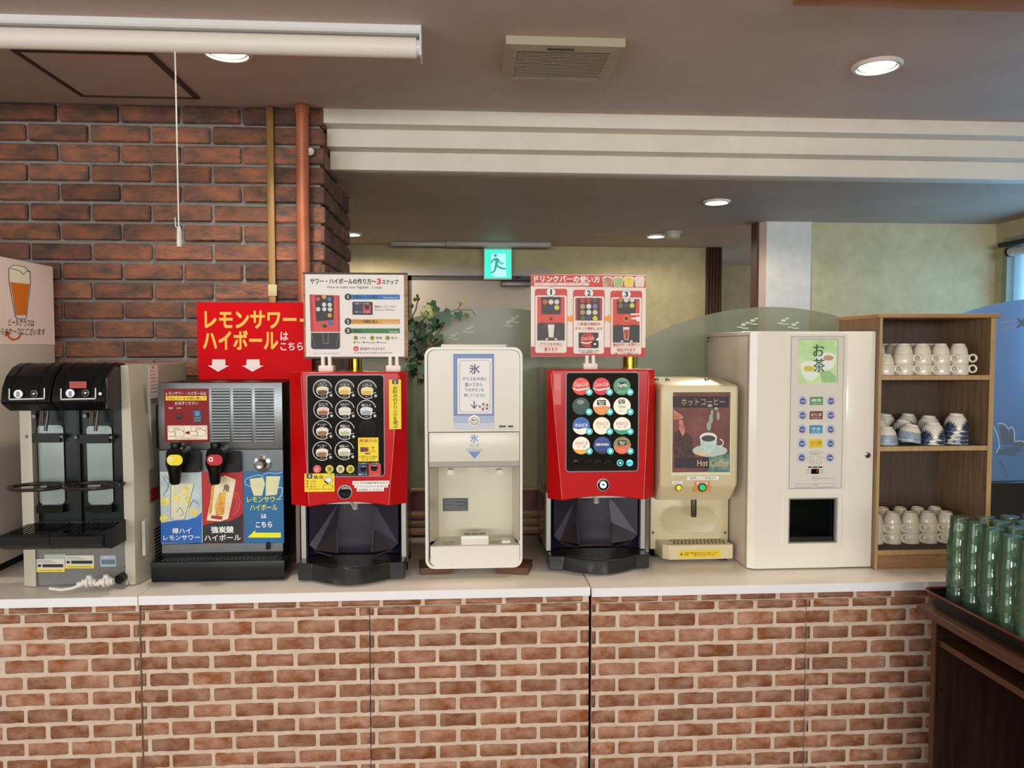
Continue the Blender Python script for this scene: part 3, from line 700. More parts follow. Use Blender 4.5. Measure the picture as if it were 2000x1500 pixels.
# drip trays with slatted tops
ty0, ty1, tz = 2.525, YB1 - .002, 0.998
tray_x = [P(1, 1047, ty0)[0] - .012, P(96.5, 1050, ty0)[0], P(198, 1050, ty0)[0]]
for a, b in zip(tray_x, tray_x[1:]):
    prof = [(ty1, tz), (ty0 + .012, tz), (ty0, tz - .004), (ty0, tz - .028), (ty0 + .02, tz - .045), (ty0 + .07, tz - .062), (ty1, tz - .062)]
    d = bs.add('drip_tray', MB().px(prof, a + .001, b - .001), BLKPL, ang=.4)
    for k in range(8):
        x = a + .02 + (b - a - .05) * k / 7
        bs.add('slat', MB().box(x, x + .007, ty0 + .02, ty1 - .01, tz, tz + .003), BLKGLOSS, d)
bs.add('tray_side', MB().px([(ty1, tz + .012), (ty1 - .02, tz + .012), (ty0 + .02, tz), (ty0 + .02, tz - .045), (ty0 + .07, tz - .062), (ty1, tz - .062)], tray_x[2] + .001, P(247, 1080, ty1)[0]), BLKPL)
# stickers
MST = M('sticker_white', 'd8d3c6', .5)
for x0, y0, x1, y1 in ((73, 1091, 128, 1116), (129, 1084, 185, 1109)):
    st = f.plate('sticker', x0, y0, x1, y1, MST, .0006, 8)
    f.art('sticker_band', YEL, [('r', x0, y1 - 6, x1, y1)], 10, st); f.art('sticker_bar', BLACK, [('r', x0 + 12, y0 + 10, x1 - 3, y0 + 16), ('r', x0 + 3, y0 + 10.5, x0 + 9, y0 + 15.5)], 11, st)
    f.art('sticker_lines', GREYP, [('l', [(x0 + 3, y0 + 4), (x0 + 30, y0 + 4)], 1.2), ('l', [(x0 + 3, y0 + 7), (x0 + 40, y0 + 7)], .8), ('l', [(x0 + 4, y1 - 3), (x1 - 4, y1 - 3)], 1.4)], 12, st)
f.plate('sticker', 88, 1082, 129, 1091, M('sticker_mint', 'a9b8a4', .5), .0006, 7)
st = f.plate('barcode_label', 197, 1084, 228, 1106, M('label_blue', '9fb0bd', .5), .0006, 8, r=3)
f.art('barcode', M('bar_blue', '3a4a60', .5), [('r', 200 + k * 2.2, 1092, 201.2 + k * 2.2, 1101) for k in range(12)], 10, st); f.text('ご案内', 201, 1086, 214, 1090, WHITE, 10, parent=st)
st = bs.add('arrow_label', MB().box(P(277, 1025, YB1)[0], P(283, 1025, YB1)[0], YB1 + .0, YB1 + .03, P(280, 1085, YB1)[1], P(280, 1018, YB1)[1]), M('label_grey', 'b7b4a8', .5))
# right flank labels
xf = bxr + .0003
MLAB = M('label_paper', 'e0d2cb', .5)
def flk(name, x, y0, y1, z0, z1, mat, th=.001, par=None): return bs.add(name, MB().box(x, x + th, y0, y1, z0, z1), mat, par)
ya, za = PX(275, 713, xf); yb, zb_ = PX(309, 776, xf)
lb = flk('caution_label', xf, max(ya, 2.80), yb, zb_, za - .004, MLAB)
flk('label_header', xf + .001, max(ya, 2.80) + .03, yb - .04, za - .014, za - .008, REDP, .0006, lb)
for k in range(7): flk('label_line', xf + .001, max(ya, 2.80) + .012, yb - .015, za - .024 - k * .0125, za - .0226 - k * .0125, GREYP, .0006, lb)
ya, za = PX(290, 918, xf); yb, zb_ = PX(312, 974, xf)
lb = flk('warning_label', xf, ya, yb, zb_, za, M('warning_grey', '8f8a80', .5))
flk('warning_red', xf + .001, ya + .01, yb - .01, zb_ + .004, zb_ + .05, M('warn_red', '9a2a22', .5), .0006, lb)
for k in range(11): flk('side_slot', xf, 2.82, 3.12, .94 - k * .012, .945 - k * .012, BLACK, .001)
# beer line plugs
MCL = M('clear_white', 'dcdad2', .25)
def pt(px_, py_, Y): x, z = P(px_, py_, Y); return (x, Y, z)
pl_ = bs.add('beer_line', MB().tube([pt(97, 1149, 2.604), pt(120, 1152, 2.60), pt(140, 1149, 2.606), pt(157, 1143, 2.615), pt(172, 1138, 2.62)], .0055, 10), MCL, label='clear drain hose with white plugs')
for cx, cy in ((172, 1137), (205, 1136)):
    c_ = pt(cx, cy, 2.618)
    bs.add('plug', MB().cyl((c_[0] - .018, c_[1], c_[2]), .011, .045, 'x', 14).cyl((c_[0] - .004, c_[1], c_[2]), .018, .008, 'x', 16).cyl((c_[0] + .012, c_[1], c_[2]), .016, .006, 'x', 16).cyl((c_[0] + .004, c_[1], c_[2] - .002), .009, .026, 'z', 12).cyl((c_[0] - .034, c_[1], c_[2] - .006), .009, .018, 'x', 12), MCL, pl_)
c_ = pt(237, 1129, 2.69)
cp = bs.add('drain_cap', MB().cyl((c_[0], 2.672, c_[2]), .016, .03, 'y', 18), BLKPL)
ch = MB()
for k in range(15):
    a = PI + PI * k / 14; p = (c_[0] + .012 + .026 * math.cos(a), 2.66, c_[2] - .006 + .022 * math.sin(a))
    bmesh.ops.create_icosphere(ch.bm, subdivisions=1, radius=.0026, matrix=Matrix.Translation(p))
bs.add('ball_chain', ch, CHROME, cp)
for x, y in ((bxl + .07, 2.78), (bxr - .05, 2.78), (bxl + .07, 3.12), (bxr - .05, 3.12)): bs.add('foot', MB().cyl((x, y, ZC), .022, bzb - ZC, 'z', 16), BLKPL)

# ============================================================ SOUR AND HIGHBALL TAP MACHINE
YL = 2.80
lm = T('sour_tap_machine', 'steel tap machine with yellow and red taps and drink posters', 'drink dispenser', (P(430, 1130, YL)[0], YL + .2, ZC))
f = Face(lm, YL)
lx0, lx1, lz0, lz1 = f.R(311, 747, 552, 1120)
lm.add('cabinet', MB().box(lx0 + .001, lx1 - .001, YL + .002, 3.24, ZC + .03, lz1 - .001, .004), BLKPL)
f.plate('upper_panel', 310.5, 747.5, 552, 877, STEEL, .004, back=.004, b=.0012); f.plate('middle_panel', 312, 879, 553, 922, M('shadow_steel', '6b6f72', .3, .9), .003, back=.004)
f.plate('lower_strip', 317, 1061, 553, 1078, STEEL, .003, back=.004)
f.plate('base_panel', 317, 1078, 552, 1100, BLKPL, .002, back=.004)
f5 = Face(lm, YL - .004)
MDR = M('maroon_panel', '86060e', .4, spec=.2)
pn = f5.plate('notice_plate', 321.5, 759, 408.5, 864, MDR, .001, 1)
f5.text('レモンサワー・ハイボールは', 324.5, 764.5, 403, 772, WHITE, 4, .012, pn); f5.art('print', YEL, [('r', 324, 773.5, 404, 782)], 3, pn)
f5.text('下のレバーを手前に倒して', 326, 775, 402, 781.2, MDR, 5, .012, pn); f5.text('お注ぎください', 342, 784, 387, 790.5, WHITE, 4, .012, pn)
f5.text('電源', 330, 795, 338, 799, WHITE, 4, 0, pn); f5.text('冷却中', 345, 795.5, 354, 798.5, WHITE, 4, 0, pn)
f5.knob('indicator', 350.5, 813.5, 5.2, BLACK, .004, 3, pn)
f5.plate('meter', 378, 801, 395, 825, M('meter_dark', '26303a', .3), .002, 3, parent=pn); f5.art('meter_screen', M('screen_blue', '3e86c8', .3), [('r', 382, 803, 391, 812)], 9, pn); f5.art('meter_marks', GREYP, [('r', 381, 815, 393, 817), ('r', 381, 820, 386, 822), ('r', 388, 820, 393, 822)], 9, pn)
wc = f5.plate('handling_card', 328, 831, 405.5, 858.5, CREAMP, .0008, 3, parent=pn)
def hand(x, y, k): return [('l', [(x, y + 9 * k), (x, y), (x + 30, y)], .6), ('l', [(x, y + 9), (x + 10, y + 9), (x + 14, y + 6), (x + 20, y + 4), (x + 30, y + 9)], 1), ('l', [(x + 1, y + 18), (x + 12, y + 18), (x + 14, y + 13), (x + 11, y + 9)], 1), ('l', [(x + 9, y + 6), (x + 13, y + 2), (x + 20, y + 3)], 1), ('l', [(x, y + 18), (x + 30, y + 18), (x + 30, y)], .6)]
f5.art('hand_print', M('sketch_pink', 'a06a66', .6), hand(330, 834, 1) + hand(373, 833, 1), 6, wc)
f5.art('arrow_print', MDR, [('p', [(363, 843), (368, 843), (368, 840), (372, 845), (368, 850), (368, 847), (363, 847)])], 6, wc); f5.text('レバーを手前に倒してください', 343, 854, 390, 857, DKGREY, 6, 0, wc)
# louvres: three columns
for x0, x1 in ((414, 450), (456, 492), (498.5, 535)):
    f5.plate('louvre_back', x0, 759, x1, 864, BLACK, .0006, 1)
    for k in range(19):
        y = 759 + 105 * (k + .5) / 19
        f5.plate('slat', x0 - .4, y - 1.25, x1 + .4, y + 1.25, STEEL, .004, 1)
# taps
for cx, bm_, nm in ((342, M('badge_yellow', 'f0d800', .35), 'y'), (420, M('badge_red', 'b8001a', .35), 'r')):
    tp = Face(lm, YL - .088).plate('tap_body', cx - 18, 874, cx + 17, 912, BLKGLOSS, 0.0005, 0, r=14, back=.085)
    f5.plate('tap_mount', cx + 6, 880, cx + 52, 921, BLKPL, .02, 1, r=4, parent=tp)
    zt_, zb2 = P(cx, 866, YL - .06)[1], P(cx, 890, YL - .06)[1]; X = P(cx + 2, 880, YL - .06)[0]
    lm.add('lever', MB().lathe([(0, 0), (.011, 0), (.010, .02), (.017, .03), (.019, .05), (.016, .056), (0, .058)], (X, YL - .06, zb2 - .008), 20), BLKPL, tp)
    X, Z = P(cx, 905, YL - .06)
    lm.add('nozzle', MB().lathe([(0, -.074), (.014, -.074), (.0185, -.066), (.022, -.03), (.030, -.004), (.030, .015), (0, .02)], (X - .002, YL - .058, Z), 20), BLKGLOSS, tp)
    fb = Face(lm, YL - .0915)
    bd = fb.plate('badge', cx - 16, 888, cx + 15, 909, bm_, .002, 0, r=10, parent=tp, label='yellow tap badge' if nm == 'y' else 'red tap badge')
    fb.art('badge_logo', WHITE, [('g', cx - 8, 897, 4.5, 2.2)] + ([('r', cx - 5, 893, cx - 3.5, 901)] if nm == 'r' else []), 5, bd)
X, Z = P(513, 905, YL - .004); r1 = 16 * YL / FPX
lm.add('plug_cap', MB().lathe([(0, 0), (r1, 0), (r1, -.008), (r1 * .6, -.012), (r1 * .55, -.04), (r1 * .48, -.046), (r1 * .2, -.046), (0, -.044)], (X, YL - .004, Z), 28, 'y'), CHROME)
# posters
f3 = Face(lm, YL - .003)
MICE = M('sour_sky', 'a9c0c4', .5, col2='c8d4d2', scale=26); MBL = M('poster_blue', '1262b8', .45); MBL2 = M('poster_teal', '0f659c', .45)
MGLS = M('glass_pale', 'cfd3c4', .45, col2='e0dc9e', scale=34); MLEM = M('lemon', 'd8c63c', .5, col2='ece2a0', scale=80)
p1 = f3.plate('sour_poster', 314, 921, 395, 1061, MICE, .001, 1)
f3.art('print', MBL, [('p', [(314.5, 1021), (340, 1017), (366, 1015), (384, 1010), (394.5, 1000), (394.5, 1060.5), (314.5, 1060.5)])], 3, p1)
f3.art('glass_print', MGLS, [('p', [(334, 944), (379, 944), (368, 1005), (362, 1014), (340, 1016), (334, 1012)])], 4, p1); f3.art('print', MLEM, [('c', 323, 979, 9), ('c', 321, 1012, 8), ('c', 379, 1000, 8), ('c', 344, 973, 8), ('e', 362, 958, 8, 9), ('e', 367, 976, 5, 9)], 5, p1)
f3.art('rim_print', M('splash_grey', '75858a', .5), [('l', [(334, 944), (334, 1012), (341, 1016), (361, 1014), (380, 944)], 1), ('l', [(318, 930), (330, 950), (319, 968)], 1), ('l', [(322, 928), (332, 938), (326, 960)], 1), ('l', [(370, 990), (378, 976), (388, 984)], 1.4), ('l', [(345, 1000), (352, 990), (360, 1003), (350, 1008)], 1)], 6, p1)
f3.text('樽ハイ', 337, 1030, 374, 1042, WHITE, 6, .02, p1); f3.text('レモンサワー', 320, 1044, 391, 1055, WHITE, 6, .02, p1)
p2 = f3.plate('highball_poster', 395.5, 921, 475.5, 1061, M('poster_red', 'b00c12', .45), .001, 1)
f3.art('print', BLACK, [('p', [(396, 1026), (420, 1020), (450, 1017), (465, 1010), (475, 1002), (475, 1060.5), (396, 1060.5)])], 3, p2)
f3.art('mug_print', M('mug_pale', 'e2d4a4', .45, col2='f0e8c8', scale=30), [('p', [(418, 940), (440, 928), (461, 937), (456, 966), (446, 1013), (430, 1018), (404, 1016), (411, 980)])], 4, p2)
f3.art('whisky_print', M('whisky', 'c98222', .45, col2='e8bc50', scale=36), [('p', [(430, 962), (442, 960), (438, 1004), (422, 1008), (420, 985)]), ('p', [(414, 950), (420, 944), (414, 1000), (408, 1008)])], 5, p2)
f3.art('mug_band', M('mug_red', 'a82a1c', .5), [('p', [(414, 1006), (436, 1008), (433, 1015), (412, 1012)])], 6, p2); f3.text('角', 437, 945, 448, 960, M('kanji_brown', '5a2420', .5), 7, .02, p2, rot=-.15)
f3.art('handle_print', M('handle_pink', 'd8605c', .5), [('l', [(455, 964), (464, 963), (470, 978), (466, 996), (456, 1006)], 1.6), ('l', [(458, 968), (463, 972), (464, 985), (458, 998)], 1)], 5, p2)
f3.text('強炭酸', 413, 1027, 457, 1041, WHITE, 6, .03, p2); f3.text('ハイボール', 400, 1043, 471, 1056, WHITE, 6, .02, p2)
p3 = f3.plate('direction_poster', 476, 920, 554, 1061, MBL2, .001, 1)
f3.art('mugs_print', M('mug_mix', 'cdd6b0', .45, col2='e8e2a4', scale=30), [('p', [(488, 935), (514, 932), (518, 945), (512, 968), (496, 968), (490, 950)]), ('p', [(520, 930), (548, 930), (541, 966), (519, 968)])], 3, p3)
f3.art('print', M('mug_blue', 'a8d4e4', .45), [('l', [(489, 950), (480, 946), (479, 937), (487, 932), (505, 927), (515, 930)], 1.4), ('l', [(544, 952), (552, 952), (551, 965), (546, 972)], 2), ('l', [(514, 926), (525, 923), (540, 925), (552, 922)], 1.2)], 4, p3)
YG = M('lime_yellow', 'e2ea30', .5)
f3.text('レモンサワー', 483, 969, 549, 981, YG, 5, .02, p3); f3.text('ハイボール', 489, 984, 542, 997, YG, 5, .02, p3); f3.text('は', 511, 1003, 521, 1012, WHITE, 5, .03, p3); f3.text('こちら', 500, 1018, 532, 1030, WHITE, 5, .03, p3)
f3.art('arrow_print', M('arrow_yellow', 'f2f000', .5), [('p', [(484, 1049.5), (499, 1035), (499, 1040), (549, 1040), (549, 1049.5)])], 5, p3)
f3.plate('latch', 521, 1058, 528, 1072, BLKPL, .012, 2, r=2)
# drip tray
ly0 = 2.722
tx0, tx1 = P(294.5, 1115, ly0)[0], P(556, 1115, ly0)[0]; tz1 = P(430, 1096, ly0)[1]
tz0 = max(P(430, 1138, ly0)[1], ZC + .004)
dt_ = lm.add('drip_tray', MB().box(tx0, tx1, ly0, YL + .02, tz0, tz1, .004), BLKPL)
lm.add('tray_well', MB().box(tx0 + .03, tx1 - .03, ly0 + .012, YL - .004, tz1, tz1 + .001), BLACK, dt_)
for k in range(30):
    x = tx0 + .036 + (tx1 - tx0 - .075) * k / 29
    lm.add('grill_bar', MB().loft([(x - .002, ly0 + .014, tz1 + .001), (x + .002, ly0 + .014, tz1 + .001), (x + .002, ly0 + .014, tz1 + .004), (x - .002, ly0 + .014, tz1 + .004)],
           [(x + .012, YL - .006, tz1 + .001), (x + .016, YL - .006, tz1 + .001), (x + .016, YL - .006, tz1 + .004), (x + .012, YL - .006, tz1 + .004)]), M('grill_grey', '5a5c5c', .3, .7), dt_)
for x in (lx0 + .04, lx1 - .02):
    for y in (YL + .03, 3.16): lm.add('foot', MB().cyl((x, y, ZC), .024, .035, 'z', 16), BLKPL)
lm.add('side_box', MB().box(lx0 - .022, lx0, YL + .03, 3.1, P(300, 880, YL)[1], P(300, 790, YL)[1], .01), BLKPL)

# red sign standing on the tap machine
YS = 3.08
zs = lz1
rsn = T('direction_sign', 'bright red board with yellow lettering and white arrows standing on the tap machine', 'sign', (P(490, 740, YS)[0], YS, zs))
f = Face(rsn, YS)
X0, X1 = P(385.5, 660, YS)[0], P(608, 660, YS)[0]
rsn.add('board', MB().box(X0, X1, YS, YS + .004, zs, P(490, 590.5, YS)[1]), M('sign_red', 'cc000c', .4, spec=.05), label='red acrylic board')
rsn.add('rest', MB().px([(YS + .004, zs), (YS + .10, zs), (YS + .10, zs + .004), (YS + .008, zs + .004), (YS + .004, zs + .2)], X0 + .1, X0 + .28), M('clear_rest', 'b00018', .3))
YLW = M('sign_yellow', 'f2b21e', .45)
f.text('レモンサワー', 400, 607, 579, 642, YLW, 1, .035); f.art('print', YLW, [('r', 585.5, 622.5, 600, 628.5)], 1); f.text('ハイボール', 397, 645.5, 543, 683.5, YLW, 1, .035)
f.text('は', 548, 648, 563, 665, PINK, 1, .03); f.text('こちら', 548, 668.5, 592, 684.5, PINK, 1, .03)
for x in (406, 473): f.art('arrow_print', M('arrow_white', 'f2e2dc', .5), [('p', [(x + 9, 702), (x + 34, 702), (x + 34.5, 714), (x + 42, 714), (x + 20, 726), (x, 714), (x + 8, 714)])], 1)
# ============================================================ RED DRINK MACHINES
MRED = M('machine_red', 'c00008', .24, spec=.35); MTAU = M('machine_taupe', '6e5a4e', .2, coat=.3); MGL = M('machine_glass', '05080a', .05, spec=.6)
MPUR = M('splash_purple', '1e182a', .3, col2='251e33', scale=4); MPUR2 = M('splash_maroon', '1c1018', .3); MFRG = M('frame_grey', 'a8aaa4', .4, .3); MTRAY = M('tray_black', '1c1e20', .22)
MEDG = M('edge_grey', '8c7f92', .3); MPKE = M('pink_edge', 'e07a78', .3)


def red_machine(label, Y, xl, xr, yt, yb, glass, fl, side, tray, knob, gmat, dep):
    """xl..xr, yt..yb: housing front in the photograph; glass: panel; fl: facet lines (top-left, bottom-left, top-right, bottom-right)."""
    X = lambda px_, py_, y=Y: P(px_, py_, y)[0]
    ym = (yt + yb) / 2; x0, x1 = X(xl, ym, Y + .045), X(xr, ym, Y + .045); zt, zb = P((xl + xr) / 2, yt, Y)[1], P((xl + xr) / 2, yb, Y)[1]
    t = T('drink_machine', label, 'drink dispenser', ((x0 + x1) / 2, Y + .25, ZC), 'red and black drink dispensers')
    tl, bl_, tr_, br = X(fl[0], yt), X(fl[1], yb), X(fl[2], yt), X(fl[3], yb)
    F = [(x0, Y + .045, zb), (x0, Y + .045, zt), (tl, Y, zt), (tr_, Y, zt), (x1, Y + .045, zt), (x1, Y + .045, zb), (br, Y, zb)]
    for k in range(1, 8):
        u = k / 8; F.append((br + (bl_ - br) * u, Y, zb + .016 * math.sin(PI * u) ** 1.2))
    F.append((bl_, Y, zb))
    m = MB(); Yk = Y + .10; fr_ = [m.bm.verts.new(p) for p in F]; bk = [m.bm.verts.new((p[0], Yk, p[2])) for p in F]; n = len(F)
    for k in range(n): j = (k + 1) % n; m.bm.faces.new((fr_[k], fr_[j], bk[j], bk[k]))
    m.bm.faces.new(bk); m.bm.faces.new([fr_[0], fr_[1], fr_[2], fr_[-1]]); m.bm.faces.new([fr_[3], fr_[4], fr_[5], fr_[6]]); m.bm.faces.new([fr_[2], fr_[3]] + fr_[6:])
    hs = t.add('housing', m, MRED, ang=.2)
    bv = hs.modifiers.new('edge', 'BEVEL'); bv.width = .004; bv.segments = 2; bv.limit_method = 'ANGLE'; bv.angle_limit = .2
    f = Face(t, Y)
    k_ = lambda a, b: t.add('facet_edge', MB().tube([(X(*a), Y - .0005, P(*a, Y)[1]), (X(*b), Y - .0005, P(*b, Y)[1])], .0014, 6), MPKE, hs)
    k_((fl[0], yt + 6), (fl[1], yb - 3)); k_((fl[2], yt + 6), (fl[3], yb - 3))
    t.add('cabinet', MB().box(x0 + .004, x1 - .004, Yk, Y + dep, zb + .015, zt - .002, .004).box(x0 + .004, x1 - .004, Y + .19, Y + dep, ZC + .035, zb + .015, .004).box(x0 + .004, x0 + .018, Yk, Y + .19, ZC + .035, zb + .015).box(x1 - .018, x1 - .004, Yk, Y + .19, ZC + .035, zb + .015), MTAU)
    gx0, gy0, gx1, gy1 = glass
    f.ringp('glass_edge', gx0 - 1.5, gy0 - 1.5, gx1 + 1.5, gy1 + 1.5, 1.8, MEDG, .002, 0, 7)
    g = f.plate('glass_panel', gx0, gy0, gx1, gy1, gmat, .0012, 0, 6)
    cx, cy, r = knob
    kb = f.knob('dispense_button', cx, cy, r, MFRG, .006, 0); 
    # alcove
    ax0, ax1 = side; az1, az0 = zb + .02, P((xl + xr) / 2, tray[1], Y + .1)[1]
    A0, A1 = X(ax0, 1030, Y + .06), X(ax1, 1030, Y + .06)
    t.add('alcove_frame', MB().box(A0, A0 + .016, Y + .055, Yk, ZC + .06, az1).box(A1 - .016, A1, Y + .055, Yk, ZC + .06, az1).box(A0 + .016, A1 - .016, Y + .055, Yk, az1 - .022, az1), MFRG)
    I0, I1 = A0 + .016, A1 - .016; xc = (I0 + I1) / 2; hw = (I1 - I0) / 2
    arc = [(xc - hw * math.cos(PI * q / 14), Y + .085 + .085 * math.sin(PI * q / 14)) for q in range(15)]
    bk2 = MB(); bk2.loft([(a, b, ZC + .05) for a, b in arc], [(a, b, az1 - .02) for a, b in arc], False, False, False)
    t.add('back_shell', bk2, MPUR)
    zt2 = az1 - .022; zl = ZC + .085
    for s_ in (-1, 1):
        q = lambda u, y, z: (xc + s_ * hw * u, y, z)
        w_ = MB().quad(q(.93, Y + .060, zt2), q(.34, Y + .125, zt2), q(.40, Y + .105, zt2 - .105), q(.80, Y + .052, zl + .01), q(.93, Y + .055, zl + .03))
        wg = t.add('splash_wing', w_, MPUR, smooth=False)
        t.add('wing_ledge', MB().quad(q(.80, Y + .052, zl + .01), q(.40, Y + .105, zt2 - .105), q(.36, Y + .07, zl - .005), q(.42, Y + .045, zl - .012)), MPUR2, wg, smooth=False)
        t.add('wing_rim', MB().tube([q(.40, Y + .103, zt2 - .105), q(.36, Y + .068, zl - .005), q(.42, Y + .043, zl - .012), q(.80, Y + .048, zl + .006)], .0022, 6), MPUR, wg)
    t.add('spout', MB().cyl((xc + .004, Y + .07, az1 - .045), .011, .04, 'z', 14).tube([(xc - .012, Y + .05, az1 - .012), (xc + .004, Y + .045, az1 - .036)], .004, 8), MFRG)
    # drip tray with bulging front
    T0, T1 = X(tray[0], tray[2] - 15, Y - .02), X(tray[3], tray[2] - 15, Y - .02)
    bz = ZC + .006; tzz = P((xl + xr) / 2, tray[4], Y - .07)[1]
    w_ = T1 - T0
    pts = [(T0, Y + .09), (T0, Y - .012), (T0 + w_ * .14, Y - .018)]
    for q in range(11):
        u = q / 10; pts.append((T0 + w_ * (.15 + .70 * u), Y - .022 - .060 * math.sin(PI * u)))
    pts += [(T1 - w_ * .14, Y - .018), (T1, Y - .012), (T1, Y + .09)]
    tr2 = t.add('drip_tray', MB().pz(pts, bz, tzz), MTRAY, ang=.5)
    md = tr2.modifiers.new('edge', 'BEVEL'); md.width = .003; md.segments = 2; md.limit_method = 'ANGLE'; md.angle_limit = .6
    ins = [(T0 + w_ * (.17 + .66 * q / 10), Y - .012 - .052 * math.sin(PI * q / 10)) for q in range(11)]
    t.add('tray_grid', MB().pz([(T0 + w_ * .17, Y + .085)] + ins + [(T0 + w_ * .83, Y + .085)], tzz, tzz + .0012), M('tray_grid', '2a221f', .3), tr2)
    t.add('tray_drain', MB().cyl((xc, Y + .01, tzz + .0012), .014, .001, 'z', 18), MTRAY, tr2)
    for fx_ in (x0 + .03, x1 - .025):
        for fy_ in (Y + .12, Y + dep - .05): t.add('foot', MB().cyl((fx_, fy_, ZC), .020, .04, 'z', 16), BLKPL)
    return t, f, g, hs, kb, zt


# ---- highball machine
r1, f, g, hs, kb, ztop1 = red_machine('red and black highball machine with rows of round drink buttons and yellow notes', 2.72, 567, 795, 727, 989,
    (601, 733, 750, 930), (588, 604, 780, 759), (589, 793), (581, 1082, 1140, 790, 1108), (674, 961, 14), M('dark_glass', '060b0c', .05, spec=.6), .33)
f.knob('button_face', 674, 961, 12.5, BLKGLOSS, .008, 0, kb)
BTN = [(630.4, 759.5, 'beer'), (673.7, 759.5, 'gold'), (717.4, 760.5, 'gold'), (631.5, 799.5, 'red'), (673.8, 799.8, 'milk'), (716, 799.5, 'ice'), (630, 839.5, 'tea'), (674.2, 840, 'lime'), (629.5, 880.5, 'tea'), (672.8, 879.5, 'lime')]
TXT = {'beer': 'コーラ\nハイボール', 'gold': 'ハイボール', 'red': 'カシス\nサワー', 'milk': 'カルピス\nサワー', 'ice': '酎ハイ', 'tea': 'ウーロン\nハイ', 'lime': '緑茶ハイ'}
MCOL = {'beer': ('e8dfb8', '5a3416'), 'gold': ('efe2ac', 'e0b848'), 'red': ('e6cfc4', '9a5a44'), 'milk': ('e4e2d6', 'd8d6ca'), 'ice': ('e0e8e8', '9aa8aa'), 'tea': ('ece4d6', '9a6a3a'), 'lime': ('eeeee2', 'b8bc98')}
MRNG = M('ring_white', 'd8d4d6', .4); MBTN = M('button_dark', '120f14', .12)
for cx, cy, kd in BTN:
    b = f.knob('drink_button', cx, cy, 18.5, MBTN, .0012, 2, g)
    top = M('drink_top_' + kd, MCOL[kd][0], .5); bot = M('drink_low_' + kd, MCOL[kd][1], .5)
    f.art('ring_print', MRNG, [('g', cx, cy, 18.9, 17.5, 5, 31), ('l', [(cx + 17.6, cy + 6.2), (cx + 12, cy + 7), (cx + 8.5, cy + 11), (cx + 8, cy + 16.2)], 1.3)], 5, b)
    f.art('glass_print', top, [('p', [(cx - 12, cy - 1), (cx - 8, cy - 4), (cx, cy - 5.2), (cx + 8, cy - 4), (cx + 12, cy - 1), (cx + 11, cy + 7), (cx + 8, cy + 11), (cx - 9, cy + 11), (cx - 12, cy + 6)])], 5, b)
    f.art('drink_print', bot, [('p', [(cx - 10, cy + 3.5), (cx, cy + 2), (cx + 9.5, cy + 3.5), (cx + 7.5, cy + 10.5), (cx - 8.5, cy + 10.5)])], 6, b)
    tx = TXT[kd]; f.text(tx, cx - 9, cy - (12.5 if '\n' in tx else 11), cx + 9, cy - 5.5, WHITE, 8, .015, b)
    f.art('caption_print', GREYP, [('l', [(cx - 4, cy + 14), (cx + 4, cy + 14)], 1.6)], 6, b)
    f.knob('lamp', cx + 16.5, cy + 12.5, 2.8, M('lamp_off', 'bcc4bc', .4), .002, 4, b)
f.knob('blank_button', 718, 838, 17, MBTN, .001, 1, g)
for cx, ch, mt in ((619.5, '止', M('stop_red', 'd84a48', .4)), (643.5, '薄', M('pale_yellow', 'dcd23c', .4)), (665, '普', M('pale_yellow2', 'e4dc9a', .4)), (684.5, '濃', M('pale_yellow', 'dcd23c', .4))):
    b = f.knob('strength_button', cx, 916, 7.8, mt, .0012, 2, g); f.text(ch, cx - 4.5, 911.5, cx + 4.5, 920.5, WHITE if ch == '止' else M('olive_print', '5a5618', .5), 6, .01, b)
f.text('抽出中に止めるときは止ボタンを押してください', 655, 925, 695, 929, GREYP, 3, 0, g)
b = f.plate('base_button', 699, 907, 718, 930, NAVY, .001, 2, parent=g); f.knob('knob', 710, 915, 6, BLKGLOSS, .003, 4, b); f.text('焼酎ベース', 700, 924.5, 717, 928, WHITE, 6, .01, b)
b = f.plate('base_button', 720, 906, 744, 929, M('base_red', 'cf2a22', .4), .001, 2, parent=g); f.knob('knob', 731, 913, 6.6, BLKGLOSS, .004, 4, b); f.text('ウイスキー', 723, 923.5, 741, 928, M('amber_print', 'd89a3a', .5), 6, .01, b)
f.text('①お酒のベースを選ぶ', 700, 903, 741, 906.2, WHITE, 4, .01, g)
f5 = Face(r1, 2.719)
s_ = f5.plate('yellow_note', 760, 741.5, 783.5, 838, YEL, .0006, 1, parent=hs, label='yellow strip of vertical writing')
f5.plate('number_tag', 766, 741.5, 778, 750.5, DKGREY, .0005, 3, 2, s_); f5.text('2', 770, 743, 774, 749, WHITE, 6, .02, s_); f5.vtext('お好みのドリンクを選ぶ', 767.5, 754, 776.5, 836, BLACK, 4, .012, s_)
s_ = f5.plate('yellow_note', 699.7, 854.5, 739.4, 901, YEL, .0006, 4, parent=hs)
f5.text('原液のみ', 702, 857, 737, 864, M('note_red', 'c0401c', .5), 6, .02, s_); f5.text('1ショット', 703, 866, 716, 869.5, M('note_red', 'c0401c', .5), 6, 0, s_)
f5.art('print', NAVY, [('r', 704, 873, 712, 882.5)], 6, s_); f5.art('print', M('note_red', 'c0401c', .5), [('r', 712, 873, 720, 882.5)], 6, s_); f5.art('print', BLACK, [('c', 715.5, 877.8, 2.6), ('r', 713, 884.5, 723, 886.8)], 7, s_)
f5.text('焼酎\nor\nウイスキー', 722, 872, 736, 883.5, BLACK, 6, .005, s_); f5.text('※ 濃ボタンで抽出\nはじまります', 702, 889, 737, 899, M('note_brown', '7a5a10', .5), 6, .005, s_)
s_ = f5.plate('yellow_note', 595, 924.5, 653.5, 960, YEL, .0006, 4, parent=hs)
